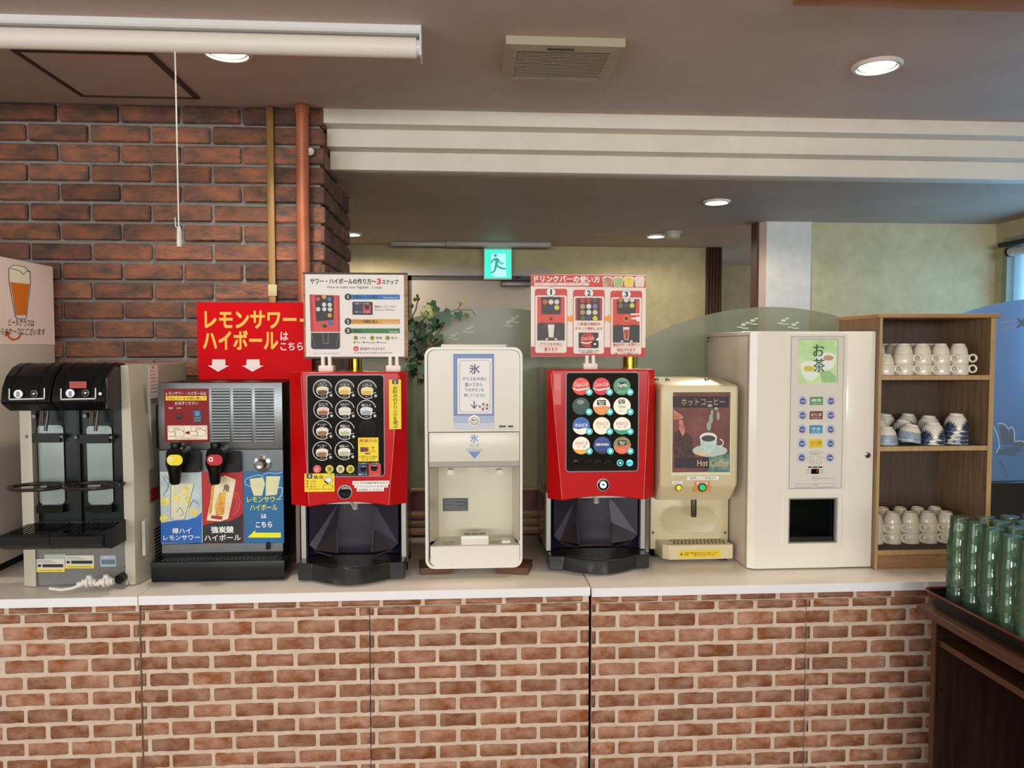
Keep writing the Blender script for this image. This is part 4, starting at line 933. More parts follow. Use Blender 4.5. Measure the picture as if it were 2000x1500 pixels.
f5.plate('number_tag', 599, 925, 610.5, 934.5, DKGREY, .0005, 6, 2, s_); f5.text('3', 603, 926.5, 607, 932.5, WHITE, 9, .02, s_); f5.text('抽 出', 613, 927.5, 631, 935, BLACK, 7, .02, s_)
f5.art('hand_print', WHITE, [('p', [(634, 938), (637, 931), (641, 933), (646, 926), (648.5, 927.5), (645.5, 934), (650, 936), (647, 941), (641, 944)])], 7, s_)
f5.art('hand_outline', BLACK, [('l', [(634, 938), (637, 931), (641, 933), (646, 926), (648.5, 927.5), (645.5, 934), (650, 936), (647, 941), (641, 944), (634, 938)], .7), ('p', [(632.5, 939), (635, 937.5), (642, 943), (639.5, 945.5)])], 8, s_)
for i, (a, b_) in enumerate((('薄', 'うすめ'), ('普', 'ふつう'), ('濃', '濃いめ'))):
    f5.text(a, 598.5, 937.5 + i * 5.2, 602.5, 941.5 + i * 5.2, M('note_red', 'c0401c', .5), 7, .02, s_); f5.text(b_, 606, 937.8 + i * 5.2, 617, 941.2 + i * 5.2, M('note_brown', '7a5a10', .5), 7, .01, s_)
f5.text('止 途中で止めるとき', 598.5, 953, 630, 956.5, M('note_brown', '7a5a10', .5), 7, .005, s_); f5.ringp('note_box', 631, 946.5, 650, 955.5, .7, M('note_brown', '7a5a10', .5), .0004, 7, 2, s_)
for (x0, y0, x1, y1, tx) in ((688.5, 939, 760.5, 946.5, 'ランプの点滅が終わるまで'), (692, 946.5, 758, 952.5, 'グラスはそのままで'), (697, 952.5, 750, 959.5, 'お待ちください')):
    s_ = f5.plate('white_note', x0, y0, x1, y1, WHITE, .0006, 1, parent=hs); f5.text(tx, x0 + 3, y0 + 1.4, x1 - 3, y1 - 1, BLACK, 4, .0, s_)

# ---- cola machine
r2, f, g, hs, kb, ztop2 = red_machine('red and black soft drink machine with bright round brand buttons beside the coffee machine', 2.79, 1070, 1278, 722, 977,
    (1106, 728, 1246, 920), (1076, 1098, 1268, 1257), (1067, 1259), (1073, 1064, 1122, 1269, 1093), (1177.5, 946.5, 12.5), M('dark_glass', '060b0c', .05, spec=.6), .50)
f.knob('button_face', 1177.5, 946.5, 11, BLKGLOSS, .008, 0, kb); f.art('button_icon', M('icon_lit', 'dfe8e4', .4, emit='f0fff8', es=.5), [('g', 1177.5, 946.5, 6.5, 2.6), ('r', 1175.5, 947, 1179.5, 951)], 15, kb)
def E_(nm, c): return M('lit_' + nm, c, .4, emit=c, es=.22)
LW = E_('white', 'efe9d8')
RS = [(754.7, 1134.8, 1174.5, 1214.5), (793.2, 1134.6, 1174.9, 1214.8), (831.5, 1135, 1174.9, 1214.8), (869.8, 1135, 1176, 1215)]
SPEC = [[('d8382c', 'cola'), ('cf1c34', 'cola'), ('3f8a5c', 'fanta')], [('123a30', 'blank'), ('efe9d8', 'orange'), ('ece8d2', 'qoo')], [('1a5aa8', 'calp'), ('eee6cc', 'soda1'), ('efe8d8', 'soda2')], [('f0e8d8', 'soda3'), ('173f86', 'georgia'), ('df6a4c', 'mix')]]
CY, CYD = M('cyan_lamp', '2ec4c0', .3, emit='28d0cc', es=.5), M('cyan_ring', '1c8c94', .3, emit='18a0a0', es=.3); CYW = M('cyan_white', 'd8fffc', .3, emit='d0fffa', es=.8)
def tx2(s, cx, cy, w, h, mat, b, bold=.02, skew=0.0, rot=0.0): f.text(s, cx - w / 2, cy - h / 2, cx + w / 2, cy + h / 2, mat, 8, bold, b, skew, rot)
def seg(cx, cy, r, a0, a1, n=14): return [(cx + r * math.cos(math.radians(a0 + (a1 - a0) * k / n)), cy + r * math.sin(math.radians(a0 + (a1 - a0) * k / n))) for k in range(n + 1)]
for row, spec in zip(RS, SPEC):
    cy = row[0]
    for cx, (c, kd) in zip(row[1:], spec):
        r = 17.2; b = f.knob('drink_button', cx, cy, r, E_(c, c), .0012, 2, g)
        if kd == 'cola':
            f.art('wave_print', LW, [('p', [(cx - 16.8, cy + 2), (cx - 8, cy + 5.5), (cx + 4, cy + 4), (cx + 16.8, cy + 1.5), (cx + 16.6, cy + 3.5), (cx + 6, cy + 6.5), (cx - 6, cy + 8.5), (cx - 16, cy + 5)])], 6, b); tx2('Coca-Cola', cx, cy - 4.5, 27, 8.5, LW, b, .0, .25, .06)
        elif kd == 'fanta':
            f.art('print', M('fanta_blue', '1f3560', .5), [('p', [(cx - 10, cy - 6), (cx - 2, cy - 9), (cx + 9, cy - 8), (cx + 11, cy - 3), (cx + 3, cy + 2), (cx - 9, cy + 3)])], 6, b); tx2('Fanta', cx + .5, cy - 3, 19, 8.5, LW, b, .02, .1, .14); f.art('ring_print', M('mint_line', 'a8d8b8', .5), [('g', cx, cy - 2.5, 12.6, 11.9)], 7, b); tx2('メロンソーダ', cx - 2, cy + 11, 14, 4, LW, b, 0)
        elif kd == 'blank':
            f.art('print', M('leaf_grey', '8aa090', .5), [('e', cx - 1, cy - 8, 7, 4.5)], 6, b); tx2('ジンジャーエール', cx - 1, cy + 2, 19, 3.4, M('leaf_grey', '8aa090', .5), b, 0)
        elif kd == 'orange':
            f.art('print', M('orange_lit', 'e58a34', .4, emit='e58a34', es=.2), [('p', seg(cx, cy, 17.1, 5, 175) + [(cx - 8, cy + 1), (cx + 6, cy - 1)])], 5, b); f.art('label_print', BLACK, [('r', cx - 9, cy - 12, cx + 8, cy - 2)], 6, b); tx2('Minute\nMaid', cx - .5, cy - 7, 13, 7.4, LW, b, .02); tx2('オレンジ', cx - 2, cy + 8, 10, 3, LW, b, 0)
        elif kd == 'qoo':
            f.art('label_print', BLACK, [('r', cx - 7, cy - 13, cx + 5, cy - 5)], 6, b); tx2('Minute\nMaid', cx - 1, cy - 9, 9.5, 6, LW, b, .02); tx2('Qoo', cx + 0, cy + .8, 13, 8, M('qoo_green', '9ab85a', .5), b, .01); tx2('りんご', cx - 1, cy + 9, 9, 3, M('tan_print', 'b09060', .5), b, 0)
        elif kd == 'calp':
            f.art('print', LW, [('p', seg(cx, cy, 17.1, 20, 165) + [(cx - 6, cy + 6.5), (cx + 8, cy + 4)])], 5, b); tx2('カルピス', cx, cy - 1.5, 25, 7, LW, b, .04); tx2('ウォーター', cx - 3, cy + 12, 9, 3, GREYP, b, 0)
        elif kd.startswith('soda'):
            if kd != 'soda1': f.art('print', E_('g2', '2a9a70') if kd == 'soda2' else E_('y2', 'eaa838'), [('p', seg(cx, cy, 17.1, 22, 158) + [(cx - 5, cy + 8.5), (cx + 6, cy + 8)])], 5, b)
            tx2('カルピス', cx, cy - 4.8, 24, 6.4, M('calp_tan', 'b58a5c', .5) if kd == 'soda1' else M('calp_red', 'b0463c', .5), b, .01); tx2('ソーダ', cx, cy + 2.2, 17, 5.4, M('calp_tan', 'b58a5c', .5) if kd == 'soda1' else M('calp_red', 'b0463c', .5), b, .01)
        elif kd == 'georgia':
            f.art('print', M('georgia_dark', '142038', .5), [('p', seg(cx, cy, 17.1, 35, 145))], 5, b); tx2('GEORGIA', cx, cy - 2, 26, 5, LW, b, .03); tx2('アイスコーヒー', cx - 3, cy + 11, 15, 5, GREYP, b, 0)
        else:
            f.art('print', M('mix_green', 'a8ac74', .5, col2='8c7a44', scale=60), [('p', seg(cx, cy, 17.1, 175, 355) + [(cx + 4, cy + 1), (cx - 8, cy + 3)])], 5, b); f.art('label_print', BLACK, [('r', cx - 8.5, cy - 10, cx + 8, cy - .5)], 6, b); tx2('Minute\nMaid', cx, cy - 5.2, 12, 6.6, LW, b, .02); tx2('ミックス', cx - 1, cy + 9, 10, 3, LW, b, 0)
        l_ = f.knob('lamp', cx + 15.5, cy + 11, 6.7, CYD, .0024, 4, b); f.art('lamp_ring', CY, [('g', cx + 15.5, cy + 11, 6.4, 4.8)], 10, b); f.art('lamp_dot', CYW, [('c', cx + 15.5, cy + 11, 3.1)], 10, b)
l_ = f.knob('option_button', 1211, 904, 6.8, CY, .0014, 2, g); f.art('lamp_core', NAVY, [('c', 1211, 904, 4.6)], 6, l_); f.art('lamp_dot', CYW, [('c', 1211, 904, 2)], 8, l_)
l_ = f.knob('option_button', 1229.6, 904, 6.8, M('cyan_lit2', '5ccce0', .3, emit='50c8e0', es=.5), .0014, 2, g); f.text('氷なし', 1224.5, 902, 1234.5, 906, NAVY, 6, 0, l_)
f.art('faint_print', M('faint_grey', '24282a', .3), [('g', x_, 906, 7, 6.2, 16, 30) for x_ in (1125, 1150, 1168, 1187)] + [('e', 1124, 900, 4, 2.4)], 2, g)
# lettering on the left facet of the housing
MPR = M('pale_red_label', 'd8564e', .4)
f6 = Face(r2, 2.789)
s_ = f6.plate('facet_label', 1081, 729, 1096, 790, MPR, .0005, 1, parent=hs); f6.art('print', M('label_line', 'e89a90', .5), [('l', [(1083, 733 + k * 3.4), (1094, 733 + k * 3.4)], 1) for k in range(9)], 3, s_)

# ============================================================ SIGNS ON THE RED MACHINES
def clip(t, px_, y, z, zs):
    x = P(px_, 710, y)[0]
    c = t.add('clip_foot', MB().box(x - .026, x + .026, y - .022, y + .03, z, z + .022, .003).box(x - .018, x - .006, y - .012, y + .014, z + .020, zs + .005, .002).box(x + .006, x + .018, y - .012, y + .014, z + .020, zs + .005, .002), M('clip_cream', 'e6e2d4', .4))
YS1 = 2.80
sg = T('instruction_board', 'wood-edged white board with three step highball instructions above the highball machine', 'sign', (P(694, 700, YS1)[0], YS1, ztop1))
f = Face(sg, YS1)
MPL = M('plank_print', 'b58a64', .6, col2='8e6848', scale=7, stretch=(2, 1, 22))
bX0, bX1, bZ0, bZ1 = f.R(593, 534, 796.5, 699)
sg.add('board', MB().box(bX0, bX1, YS1, YS1 + .006, bZ0, bZ1), MPL)
sg.add('edge_strip', MB().box(bX0 - .001, bX1 + .001, YS1 - .002, YS1 + .008, bZ1 - .003, bZ1 + .003).box(bX0 - .001, bX1 + .001, YS1 - .002, YS1 + .008, bZ0 - .003, bZ0 + .003), M('sign_edge', '2c2620', .5))
f.art('plank_joint', M('joint_brown', '5c4434', .6), [('l', [(593, y_), (797, y_)], 1) for y_ in (576, 616, 656)], 1)
f.plate('white_sheet', 597, 536.5, 789.5, 696.5, M('sheet_white', 'ebe7de', .5), .0006, 2)
f.text('サワー・ハイボールの作り方～', 606, 544, 735, 555, BLACK, 4, .03); f.text('3', 736, 544, 744.5, 556, M('three_red', 'cc2436', .5), 4, .04); f.text('ステップ', 746, 546, 778, 555.5, BLACK, 4, .03)
f.text('How to make sour highball - 3 steps', 640, 558.5, 746, 565, DKGREY, 4, 0)
f.art('machine_print', M('print_machine_red', 'd83020', .45), [('p', [(605, 575), (663, 577), (664.5, 648), (607, 648)])], 4); f.art('print', M('print_machine_red2', 'a82018', .45), [('p', [(605, 575), (609, 575), (612, 648), (607, 648)]), ('p', [(659, 577), (663, 577), (664.5, 648), (661, 648)])], 5)
f.art('machine_screen', BLACK, [('p', [(615.5, 577), (652, 578), (652, 625), (618, 628)])], 6)
for c, pts in ((M('dot_red', 'c84640', .5), [(621.5, 584)]), (M('dot_amber', 'd8a030', .5), [(633.5, 580), (644.5, 616)]), (M('dot_blue', '2a7cc0', .5), [(644, 584.5)]), (M('dot_white', 'd8d4cc', .5), [(633.5, 595), (634, 604), (644.5, 595.5), (622, 604), (645, 604.5)])):
    f.art('print', c, [('c', a, b, 4.2) for a, b in pts], 8)
f.art('print', M('dot_green', '4c7a3c', .5), [('p', [(624, 632), (634, 632), (629, 639)])], 8); f.art('print', BLUEP, [('p', [(642, 627), (650, 627), (651, 634), (647, 636), (642, 633)])], 8); f.art('print', BLACK, [('c', 635, 637, 3.4), ('p', [(608, 650), (664, 650), (664, 678), (660, 682), (612, 682), (608, 678)])], 8)
f.art('glass_print', GREYP, [('l', [(631, 651), (632, 671), (641, 671), (642, 651)], 1.2), ('l', [(610, 654), (616, 678)], .8), ('l', [(662, 654), (657, 678)], .8)], 10); f.text('※写真はイメージです 実際とは異なる場合があります', 612, 689, 664, 692, GREYP, 4, 0)
for y_, c, n_, a, bt in ((580, M('bar_blue2', '1a6cb4', .5), '1', 'お酒のベースを選ぶ', 'Choose a liquor base'), (628, M('bar_orange', 'dc9c1c', .5), '2', 'ドリンク種類を選ぶ', 'Choose a drink'), (646, M('bar_green', '1f7a40', .5), '3', '抽出', 'Extraction')):
    f.art('bar_print', c, [('r', 684, y_ - 4.5, 781, y_ + 5)], 4); f.art('number_disc', BLACK, [('c', 680, y_, 6.6)], 6); f.text(n_, 677.8, y_ - 3.6, 682.2, y_ + 3.6, WHITE, 8, .02)
    f.text(a, 690, y_ - 3, 690 + (48 if n_ != '3' else 16), y_ + 3.2, M('bar_ink', '10243c', .5) if n_ == '1' else BLACK, 6, .015); f.text(bt, 748 if n_ != '3' else 761, y_ - 0, 778, y_ + 3.4, WHITE, 6, .01)
f.plate('base_card', 688.5, 589.5, 728, 615, BLACK, .0004, 4, 2); f.art('print', NAVY, [('r', 691, 596, 709, 613)], 8); f.art('print', M('base_card_red', 'cc3a48', .5), [('r', 709, 596, 725, 612)], 8); f.art('print', BLACK, [('c', 717, 600, 4.8)], 10); f.text('お酒のベースを選ぶ', 693, 591.5, 723, 595, WHITE, 8, 0); f.text('焼酎ベース', 694, 608, 706, 611, WHITE, 10, 0); f.text('ウイスキー', 711, 608, 723, 611, WHITE, 10, 0)
f.text('焼酎 or ウイスキー', 732, 596.5, 776, 601.5, DKGREY, 4, .012); f.text('Shochu or Whiskey', 732, 603.5, 770, 608, DKGREY, 4, 0)
for x_, a, b in ((695, '薄', 'うすめ'), (727, '普', '普通'), (757, '濃', '濃いめ')):
    f.art('print', M('tone_green', 'b4b43c', .5), [('c', x_, 660, 4.6)], 4); f.text(a, x_ - 2.8, 657.2, x_ + 2.8, 662.8, BLACK, 6, 0); f.text(b, x_ + 7, 657.5, x_ + 19, 662.5, DKGREY, 4, .012)
f.text('● Thin / ● Normally / ● Strong', 691, 667, 754, 671.5, DKGREY, 4, 0)
f.art('print', M('three_red', 'cc2436', .5), [('c', 695.5, 681, 5.2)], 4); f.text('止', 692.5, 678, 698.5, 684, WHITE, 6, 0); f.text('抽出途中で止まります', 703, 678, 752, 684, DKGREY, 4, .015); f.text('It stops in the middle of extraction', 692, 687, 766, 691.5, DKGREY, 4, 0)
for px_ in (638, 769): clip(sg, px_, YS1, ztop1, bZ0)

YS2 = 2.87
sg = T('instruction_board', 'red and white drink bar instruction board with three numbered pictures', 'sign', (P(1149, 700, YS2)[0], YS2, ztop2))
f = Face(sg, YS2); MVR = M('vermilion', 'cf3a2a', .45); MBC = M('board_cream', 'efe8da', .5); MVD = M('vermilion_dark', 'c22d2a', .45)
bX0, bX1, bZ0, bZ1 = f.R(1037, 536.5, 1261, 696.5)
sg.add('board', MB().box(bX0, bX1, YS2, YS2 + .005, bZ0, bZ1), MBC)
f.art('header_print', MVR, [('p', [(1037, 536), (1261, 539), (1261, 562), (1037, 559)])], 1); f.art('footer_print', MVD, [('p', [(1037, 677), (1261, 679), (1261, 697), (1037, 696)])], 1)
f.text('ドリンクバーの', 1043, 538.5, 1131, 551, WHITE, 3, .04); f.text('使い方', 1132, 539.5, 1172, 552, WHITE, 3, .035)
f.art('strip_print', WHITE, [('r', 1044, 552.5, 1150, 558)], 3); f.text('お好みのドリンクをお選びください 何度でもおかわり自由です', 1047, 553.3, 1147, 557, MVR, 5, 0)
for x_, c, c2 in ((1186.5, 'd8c0a0', 'a85a3a'), (1207.5, 'b8cc8a', '9ab868'), (1228, 'e8cc48', 'f0dc70'), (1249, 'eee2d6', 'e2d6ca')):
    f.art('rim_print', MBC, [('p', [(x_ - 10.5, 543), (x_ - 7, 540), (x_ + 7, 540), (x_ + 10.5, 543), (x_ + 8, 560.5), (x_ - 8, 560.5)])], 3); f.art('drink_print', M('cup_' + c, c, .5, col2=c2, scale=70), [('p', [(x_ - 9, 544), (x_, 541.5), (x_ + 9, 544), (x_ + 7, 560), (x_ - 7, 560)])], 5)
for i, (x0, y0, x1, y1) in enumerate(((1044.5, 564, 1107.5, 690), (1119, 566, 1180.5, 691.5), (1192, 568, 1253.5, 693))):
    cd = f.plate('step_card', x0, y0, x1, y1, MVR, .0005, 2, 5); f.plate('card_body', x0 + 1, y0 + 13, x1 - 1, y1 - .8, MBC, .0004, 4, 4, cd)
    xm = (x0 + x1) / 2
    f.art('number_disc', WHITE, [('c', xm, y0 + 6.5, 8.6)], 7, cd); f.art('number_ring', GREYP, [('g', xm, y0 + 6.5, 9.2, 8.5)], 8, cd); f.text('123'[i], xm - 3.6, y0 + 1.2, xm + 3.6, y0 + 12, BLACK, 9, .03, cd)
    if i != 1:
        gy = y0 + 38 - (5 if i else 0); pic = [('r', x0 + 4.5, y0 + 16, x1 - 5, y0 + 68)]
        f.art('machine_print', M('print_vermilion', 'd8432c', .45), pic, 7, cd); f.art('screen_print', M('print_dark', '2e2826', .45), [('p', [(x0 + 12, y0 + 16), (x1 - 12, y0 + 16), (x1 - 13, gy + 12), (x0 + 13, gy + 12)])], 8, cd)
        rows = [(gy - 12, ('c46a3a', 'e0dcd0', 'd8d0c4')), (gy - 1, ('4a4a34', '4a4460', 'd8d048'))] if i == 0 else [(gy - 15, ('c07040', 'd8d4cc', 'd8d4cc')), (gy - 4, ('8a6a44', '5a4a60', 'd8d048'))]
        for yy, cs in rows:
            for k, c in enumerate(cs): f.art('print', M('mini_' + c, c, .5), [('c', xm - 11.5 + 11.3 * k, yy, 4.8)], 10, cd)
        f.art('print', M('print_dark', '2e2826', .45), [('c', xm, gy + 21, 3), ('p', [(x0 + 4.5, y0 + 68), (x0 + 14, y0 + 66), (xm, y0 + 68), (x1 - 14, y0 + 66), (x1 - 5, y0 + 68), (x1 - 5, y0 + 101), (x0 + 4.5, y0 + 101)])], 9, cd)
        if i == 0: f.art('glass_print', M('print_glass', 'dfe2d8', .5), [('p', [(xm - 6.5, y0 + 70), (xm + 6.5, y0 + 70), (xm + 4.5, y0 + 95), (xm - 4.5, y0 + 95)]), ('r', xm - 11, y0 + 97, xm - 6, y0 + 100), ('r', xm + 7, y0 + 97, xm + 12, y0 + 100)], 11, cd); f.art('dash_print', M('dash_red', 'a84438', .5), [('g', xm, y0 + 81, 16, 15, 0, 11), ('g', xm, y0 + 81, 16, 15, 17, 27)], 11, cd)
        else:
            f.art('glass_print', M('print_pale', 'e8d8d0', .5), [('p', [(xm - 7, y0 + 71), (xm + 6, y0 + 71), (xm + 4, y0 + 96), (xm - 4, y0 + 96)]), ('r', xm - 11, y0 + 97, xm - 6, y0 + 100), ('r', xm + 7, y0 + 97, xm + 12, y0 + 100)], 11, cd); f.art('cola_print', M('print_cola', 'b84a30', .5), [('p', [(xm - 5.5, y0 + 76), (xm + 5, y0 + 76), (xm + 3, y0 + 95), (xm - 3, y0 + 95)])], 12, cd)
            f.art('ring_print', ORANGE, [('g', xm, gy + 21, 6.5, 5)], 11, cd); f.art('hand_print', WHITE, [('p', [(xm + 9, gy + 20), (xm + 18, gy + 19), (xm + 22, gy + 17), (xm + 27, gy + 19), (xm + 27, gy + 27), (xm + 21, gy + 27), (xm + 18, gy + 23), (xm + 9, gy + 23)]), ('r', xm + 8, gy + 11.5, xm + 26, gy + 14.5)], 13, cd)
    if i == 1:
        f.art('machine_print', M('print_dk_red', 'a82c34', .45), [('r', x0 + 4.5, y0 + 16, x1 - 5, y0 + 60)], 7, cd); f.art('screen_print', M('print_dark', '2e2826', .45), [('r', x0 + 9, y0 + 16, x1 - 10, y0 + 60)], 8, cd)
        for rw, cs in enumerate((('c04038', 'c04038', '6a4a60'), ('c8906a', 'e0dcd0', '8a80b0'), ('c8906a', 'e0dcd0', 'e0c8a8'), ('5a6a44', '5a4a60', 'd0d040'))):
            for k, c in enumerate(cs): f.art('print', M('mini_' + c, c, .5), [('c', xm - 12.4 + 12.2 * k, y0 + 21 + 11.6 * rw, 4.9)], 10, cd)
        f.text('ご希望の飲料を', xm - 23, y0 + 64, xm + 23, y0 + 70, MVD, 7, .02, cd); f.text('ボタンで選択します', xm - 27, y0 + 73, xm + 27, y0 + 79, MVD, 7, .02, cd)
        f.art('tile_print', M('print_dark', '2e2826', .45), [('r', xm - 20, y0 + 83.5, xm + 18.5, y0 + 114)], 7, cd); f.art('cola_disc', M('print_cola_red', 'c43a30', .5), [('c', xm - 2, y0 + 98.5, 14.5)], 9, cd); f.text('Coca-Cola', xm - 15, y0 + 91, xm + 9, y0 + 98, WHITE, 11, 0, cd, .2, .06)
        f.art('wave_print', WHITE, [('p', [(xm - 16, y0 + 101), (xm - 4, y0 + 103.5), (xm + 10, y0 + 100), (xm - 2, y0 + 106), (xm - 15, y0 + 104)])], 11, cd); f.art('print', BLACK, [('c', xm + 11.5, y0 + 106, 7)], 12, cd); f.art('print', WHITE, [('c', xm + 11.5, y0 + 106, 2.4), ('p', [(xm + 13, y0 + 97), (xm + 20, y0 + 91), (xm + 27, y0 + 89), (xm + 28, y0 + 96), (xm + 22, y0 + 98), (xm + 15, y0 + 99.5)])], 14, cd)
        f.text('ボタンのランプが点灯していれば\nお好きな飲料が選べます', xm - 20, y0 + 117, xm + 20, y0 + 124, BLACK, 7, .01, cd)
    else:
        a, b = (('グラスを中央に', '置きます') if i == 0 else ('抽出ボタンを押すと', '抽出されます')); w1, w2 = (22.5, 13) if i == 0 else (26, 18)
        yy = y0 + (105 if i == 0 else 102)
        f.text(a, xm - w1, yy, xm + w1, yy + 6.5, MVD, 7, .02, cd); f.text(b, xm - w2, yy + 10, xm + w2, yy + 16.5, MVD, 7, .02, cd)
        f.art('underline', M('rose_line', 'd89a92', .5), [('l', [(xm - w1, yy + 8.3), (xm + w1, yy + 8.3)], .7), ('l', [(xm - w2, yy + 18), (xm + w2, yy + 18)], .7)], 7, cd)
        if i == 2: f.text('お離しください自動停止します', xm - 24, y0 + 121, xm + 24, y0 + 125, BLACK, 7, .015, cd)
for x_ in (1113.5, 1187): f.art('arrow_print', ORANGE, [('p', [(x_ - 7, 618), (x_ + 1, 618), (x_ + 1, 614), (x_ + 8, 622), (x_ + 1, 631), (x_ + 1, 627), (x_ - 7, 627)])], 7)
clip(sg, 1152, YS2, ztop2, bZ0)

# ============================================================ ICE DISPENSER on dark wooden blocks
YI = 2.72; MICEW = M('ice_white', 'e3dfd2', .3); MICE2 = M('ice_cream', 'd8d2be', .35); MIP = M('ice_panel', 'dcd8c8', .3)
ix0, ix1, iz0, iz1 = Face(None, YI).R(830, 678, 1020.5, 1110)
ic = T('ice_dispenser', 'tall cream ice dispenser with a blue label raised on wooden blocks', 'ice dispenser', ((ix0 + ix1) / 2, 2.9, ZC + .03))
f = Face(ic, YI)
ic.add('body', MB().py(rr(ix0 + .004, ix1 - .004, iz0 + .004, iz1 - .003, .028), YI + .025, YI + .035).box(ix0 + .004, ix1 - .004, YI + .26, 3.13, iz0 + .01, iz1 - .004, .006)
       .box(ix0 + .004, ix0 + .012, YI + .03, YI + .27, iz0 + .03, iz1 - .03).box(ix1 - .012, ix1 - .004, YI + .03, YI + .27, iz0 + .03, iz1 - .03).box(ix0 + .03, ix1 - .03, YI + .03, YI + .27, iz1 - .012, iz1 - .004).box(ix0 + .03, ix1 - .03, YI + .03, YI + .27, iz0 + .005, iz0 + .015), MICEW) if False else None
sh = MB().ring(rr(ix0 + .003, ix1 - .003, iz0 + .003, iz1 - .003, .03), rr(ix0 + .012, ix1 - .012, iz0 + .012, iz1 - .012, .024), YI + .02, 3.12)
sh.py(rr(ix0 + .01, ix1 - .01, iz0 + .01, iz1 - .01, .026), 3.10, 3.125)
ic.add('body', sh, MICEW)
ic.add('front_rim', MB().ring(rr(ix0, ix1, iz0, iz1, .032), rr(ix0 + .009, ix1 - .009, iz0 + .009, iz1 - .009, .026), YI, YI + .022), MICEW)
X0, X1, Z0, Z1 = f.R(836, 684, 1015, 843.5)
ic.add('upper_panel', MB().py([(X0, Z0), (X1, Z0)] + [p for p in rr(X0, X1, Z0, Z1, .026) if p[1] > (Z0 + Z1) / 2], YI + .006, YI + .03), MIP)
X0, X1, Z0, Z1b = f.R(838, 845, 1014.5, 902)
ic.add('lower_panel', MB().box(X0, X1, YI + .006, YI + .03, Z0, Z1b, .001), MIP)
a0, a1 = P(840, 905, YI)[1], P(840, 914.5, YI)[1]
ic.add('shutter_lip', MB().px([(YI + .03, a0 + .006), (YI - .004, a0 + .004), (YI + .004, a1 + .004), (YI + .012, a1), (YI + .03, a1)], X0, X1), M('lip_grey', 'b4b4ac', .35))
z_a = P(925, 1059, YI)[1]
bX0, bX1 = P(857, 980, YI + .19)[0], P(1000, 980, YI + .19)[0]
zf = P(925, 1047, YI + .19)[1]
ic.add('alcove', MB().quad((X0, YI + .01, z_a), (bX0, YI + .19, zf - .01), (bX0, YI + .19, a1 + .02), (X0, YI + .01, a1 + .002)).quad((X1, YI + .01, z_a), (bX1, YI + .19, zf - .01), (bX1, YI + .19, a1 + .02), (X1, YI + .01, a1 + .002))
       .quad((bX0, YI + .19, zf - .01), (bX1, YI + .19, zf - .01), (bX1, YI + .19, a1 + .02), (bX0, YI + .19, a1 + .02)).quad((X0, YI + .03, a1 + .002), (X1, YI + .03, a1 + .002), (bX1, YI + .19, a1 + .02), (bX0, YI + .19, a1 + .02)), MICE2, smooth=False, recalc=False)
fbk = Face(ic, YI + .188)
pl = fbk.plate('rating_plate', 865, 973, 914, 998, M('rating_grey', '4c5054', .4), .001, 0)
fbk.art('print', M('rating_line', '8a8e90', .5), [('l', [(868, y_), (868 + w_, y_)], 1) for y_, w_ in ((977, 42), (981, 20), (984, 36), (988, 26), (991, 40), (995, 43))], 3, pl)
for px_ in (880, 975): fbk2 = Face(ic, YI + .05); fbk2.plate('chute_tip', px_ - 6, 915, px_ + 6, 925, MICE2, .03, r=3)
f.plate('side_label', 841, 975, 847, 999, M('faded_label', 'c9c6ca', .5), .0, back=.0005) if False else None
# drip tray
X0, X1, Z0, Z1 = f.R(840.5, 1066, 1014.5, 1105)
tr_ = ic.add('drip_tray', MB().py([(X1, Z1), (X0, Z1)] + [p for p in rr(X0, X1, Z0, Z1, .024) if p[1] < (Z0 + Z1) / 2], YI - .002, YI + .02), MICEW)
ic.add('tray_floor', MB().quad((X0, YI + .015, Z1 - .004), (X1, YI + .015, Z1 - .004), (bX1, YI + .19, zf), (bX0, YI + .19, zf)), MICE2, tr_, smooth=False)
q0, q1, u0, u1 = Face(None, YI + .02).R(900, 1044, 955, 1066)
cr2 = ic.add('cup_rest', MB().box(q0, q1, YI + .018, YI + .09, u0, u1 - .004, .005), MICEW, tr_)
for k in range(3):
    xk = q0 + .012 + (q1 - q0 - .02) * k / 3; ic.add('rest_slot', MB().box(xk, xk + .024, YI + .03, YI + .06, u1 - .0045, u1 - .0035), M('slot_tan', '9a8a6c', .6), cr2)
ic.add('tray_slots', MB().box(X0 + .045, X0 + .085, YI + .05, YI + .06, Z1 - .003, Z1 + .001).box(X1 - .10, X1 - .07, YI + .05, YI + .06, Z1 - .003, Z1 + .001), M('slot_tan', '9a8a6c', .6), tr_)
ic.add('drain_cup', MB().box(X1 - .062, X1 - .028, YI + .04, YI + .10, Z1 - .006, Z1 + .006, .003), MICEW, tr_)
f2_ = Face(ic, YI + .006)
bs_ = f2_.plate('blue_strip', 885.5, 691, 965, 838, M('strip_blue', '6a86b8', .4), .0006, 0)
f2_.art('strip_fade', M('strip_pale', 'a9b6cc', .4), [('r', 885.7, 812, 964.8, 837.8)], 2, bs_); f2_.art('strip_fade', M('strip_pale2', 'c6ccd6', .4), [('r', 885.7, 826, 964.8, 837.8)], 3, bs_)
cd = f2_.plate('ice_card', 893.5, 700, 961, 808, M('card_white', 'e9e6e2', .4), .0012, 4, label='handwritten white notice')
f2_.ringp('card_border', 897, 703.5, 957.5, 805, .9, M('border_mauve', 'b9a2aa', .5), .0005, 8, 6, cd)
MIK = M('ink_blue', '46506a', .5)
f2_.text('氷', 916.5, 711.5, 937.5, 730, M('ink_indigo', '4a5478', .5), 9, .02, cd)
for tx, x0, x1, y_ in (('グラスを中央に', 903, 951, 736.5), ('置いてから', 908, 942, 747.5), ('下のボタンを', 907.5, 945, 758), ('押してください', 906, 948, 768.5)): f2_.text(tx, x0, y_, x1, y_ + 7, MIK, 9, -.004, cd)
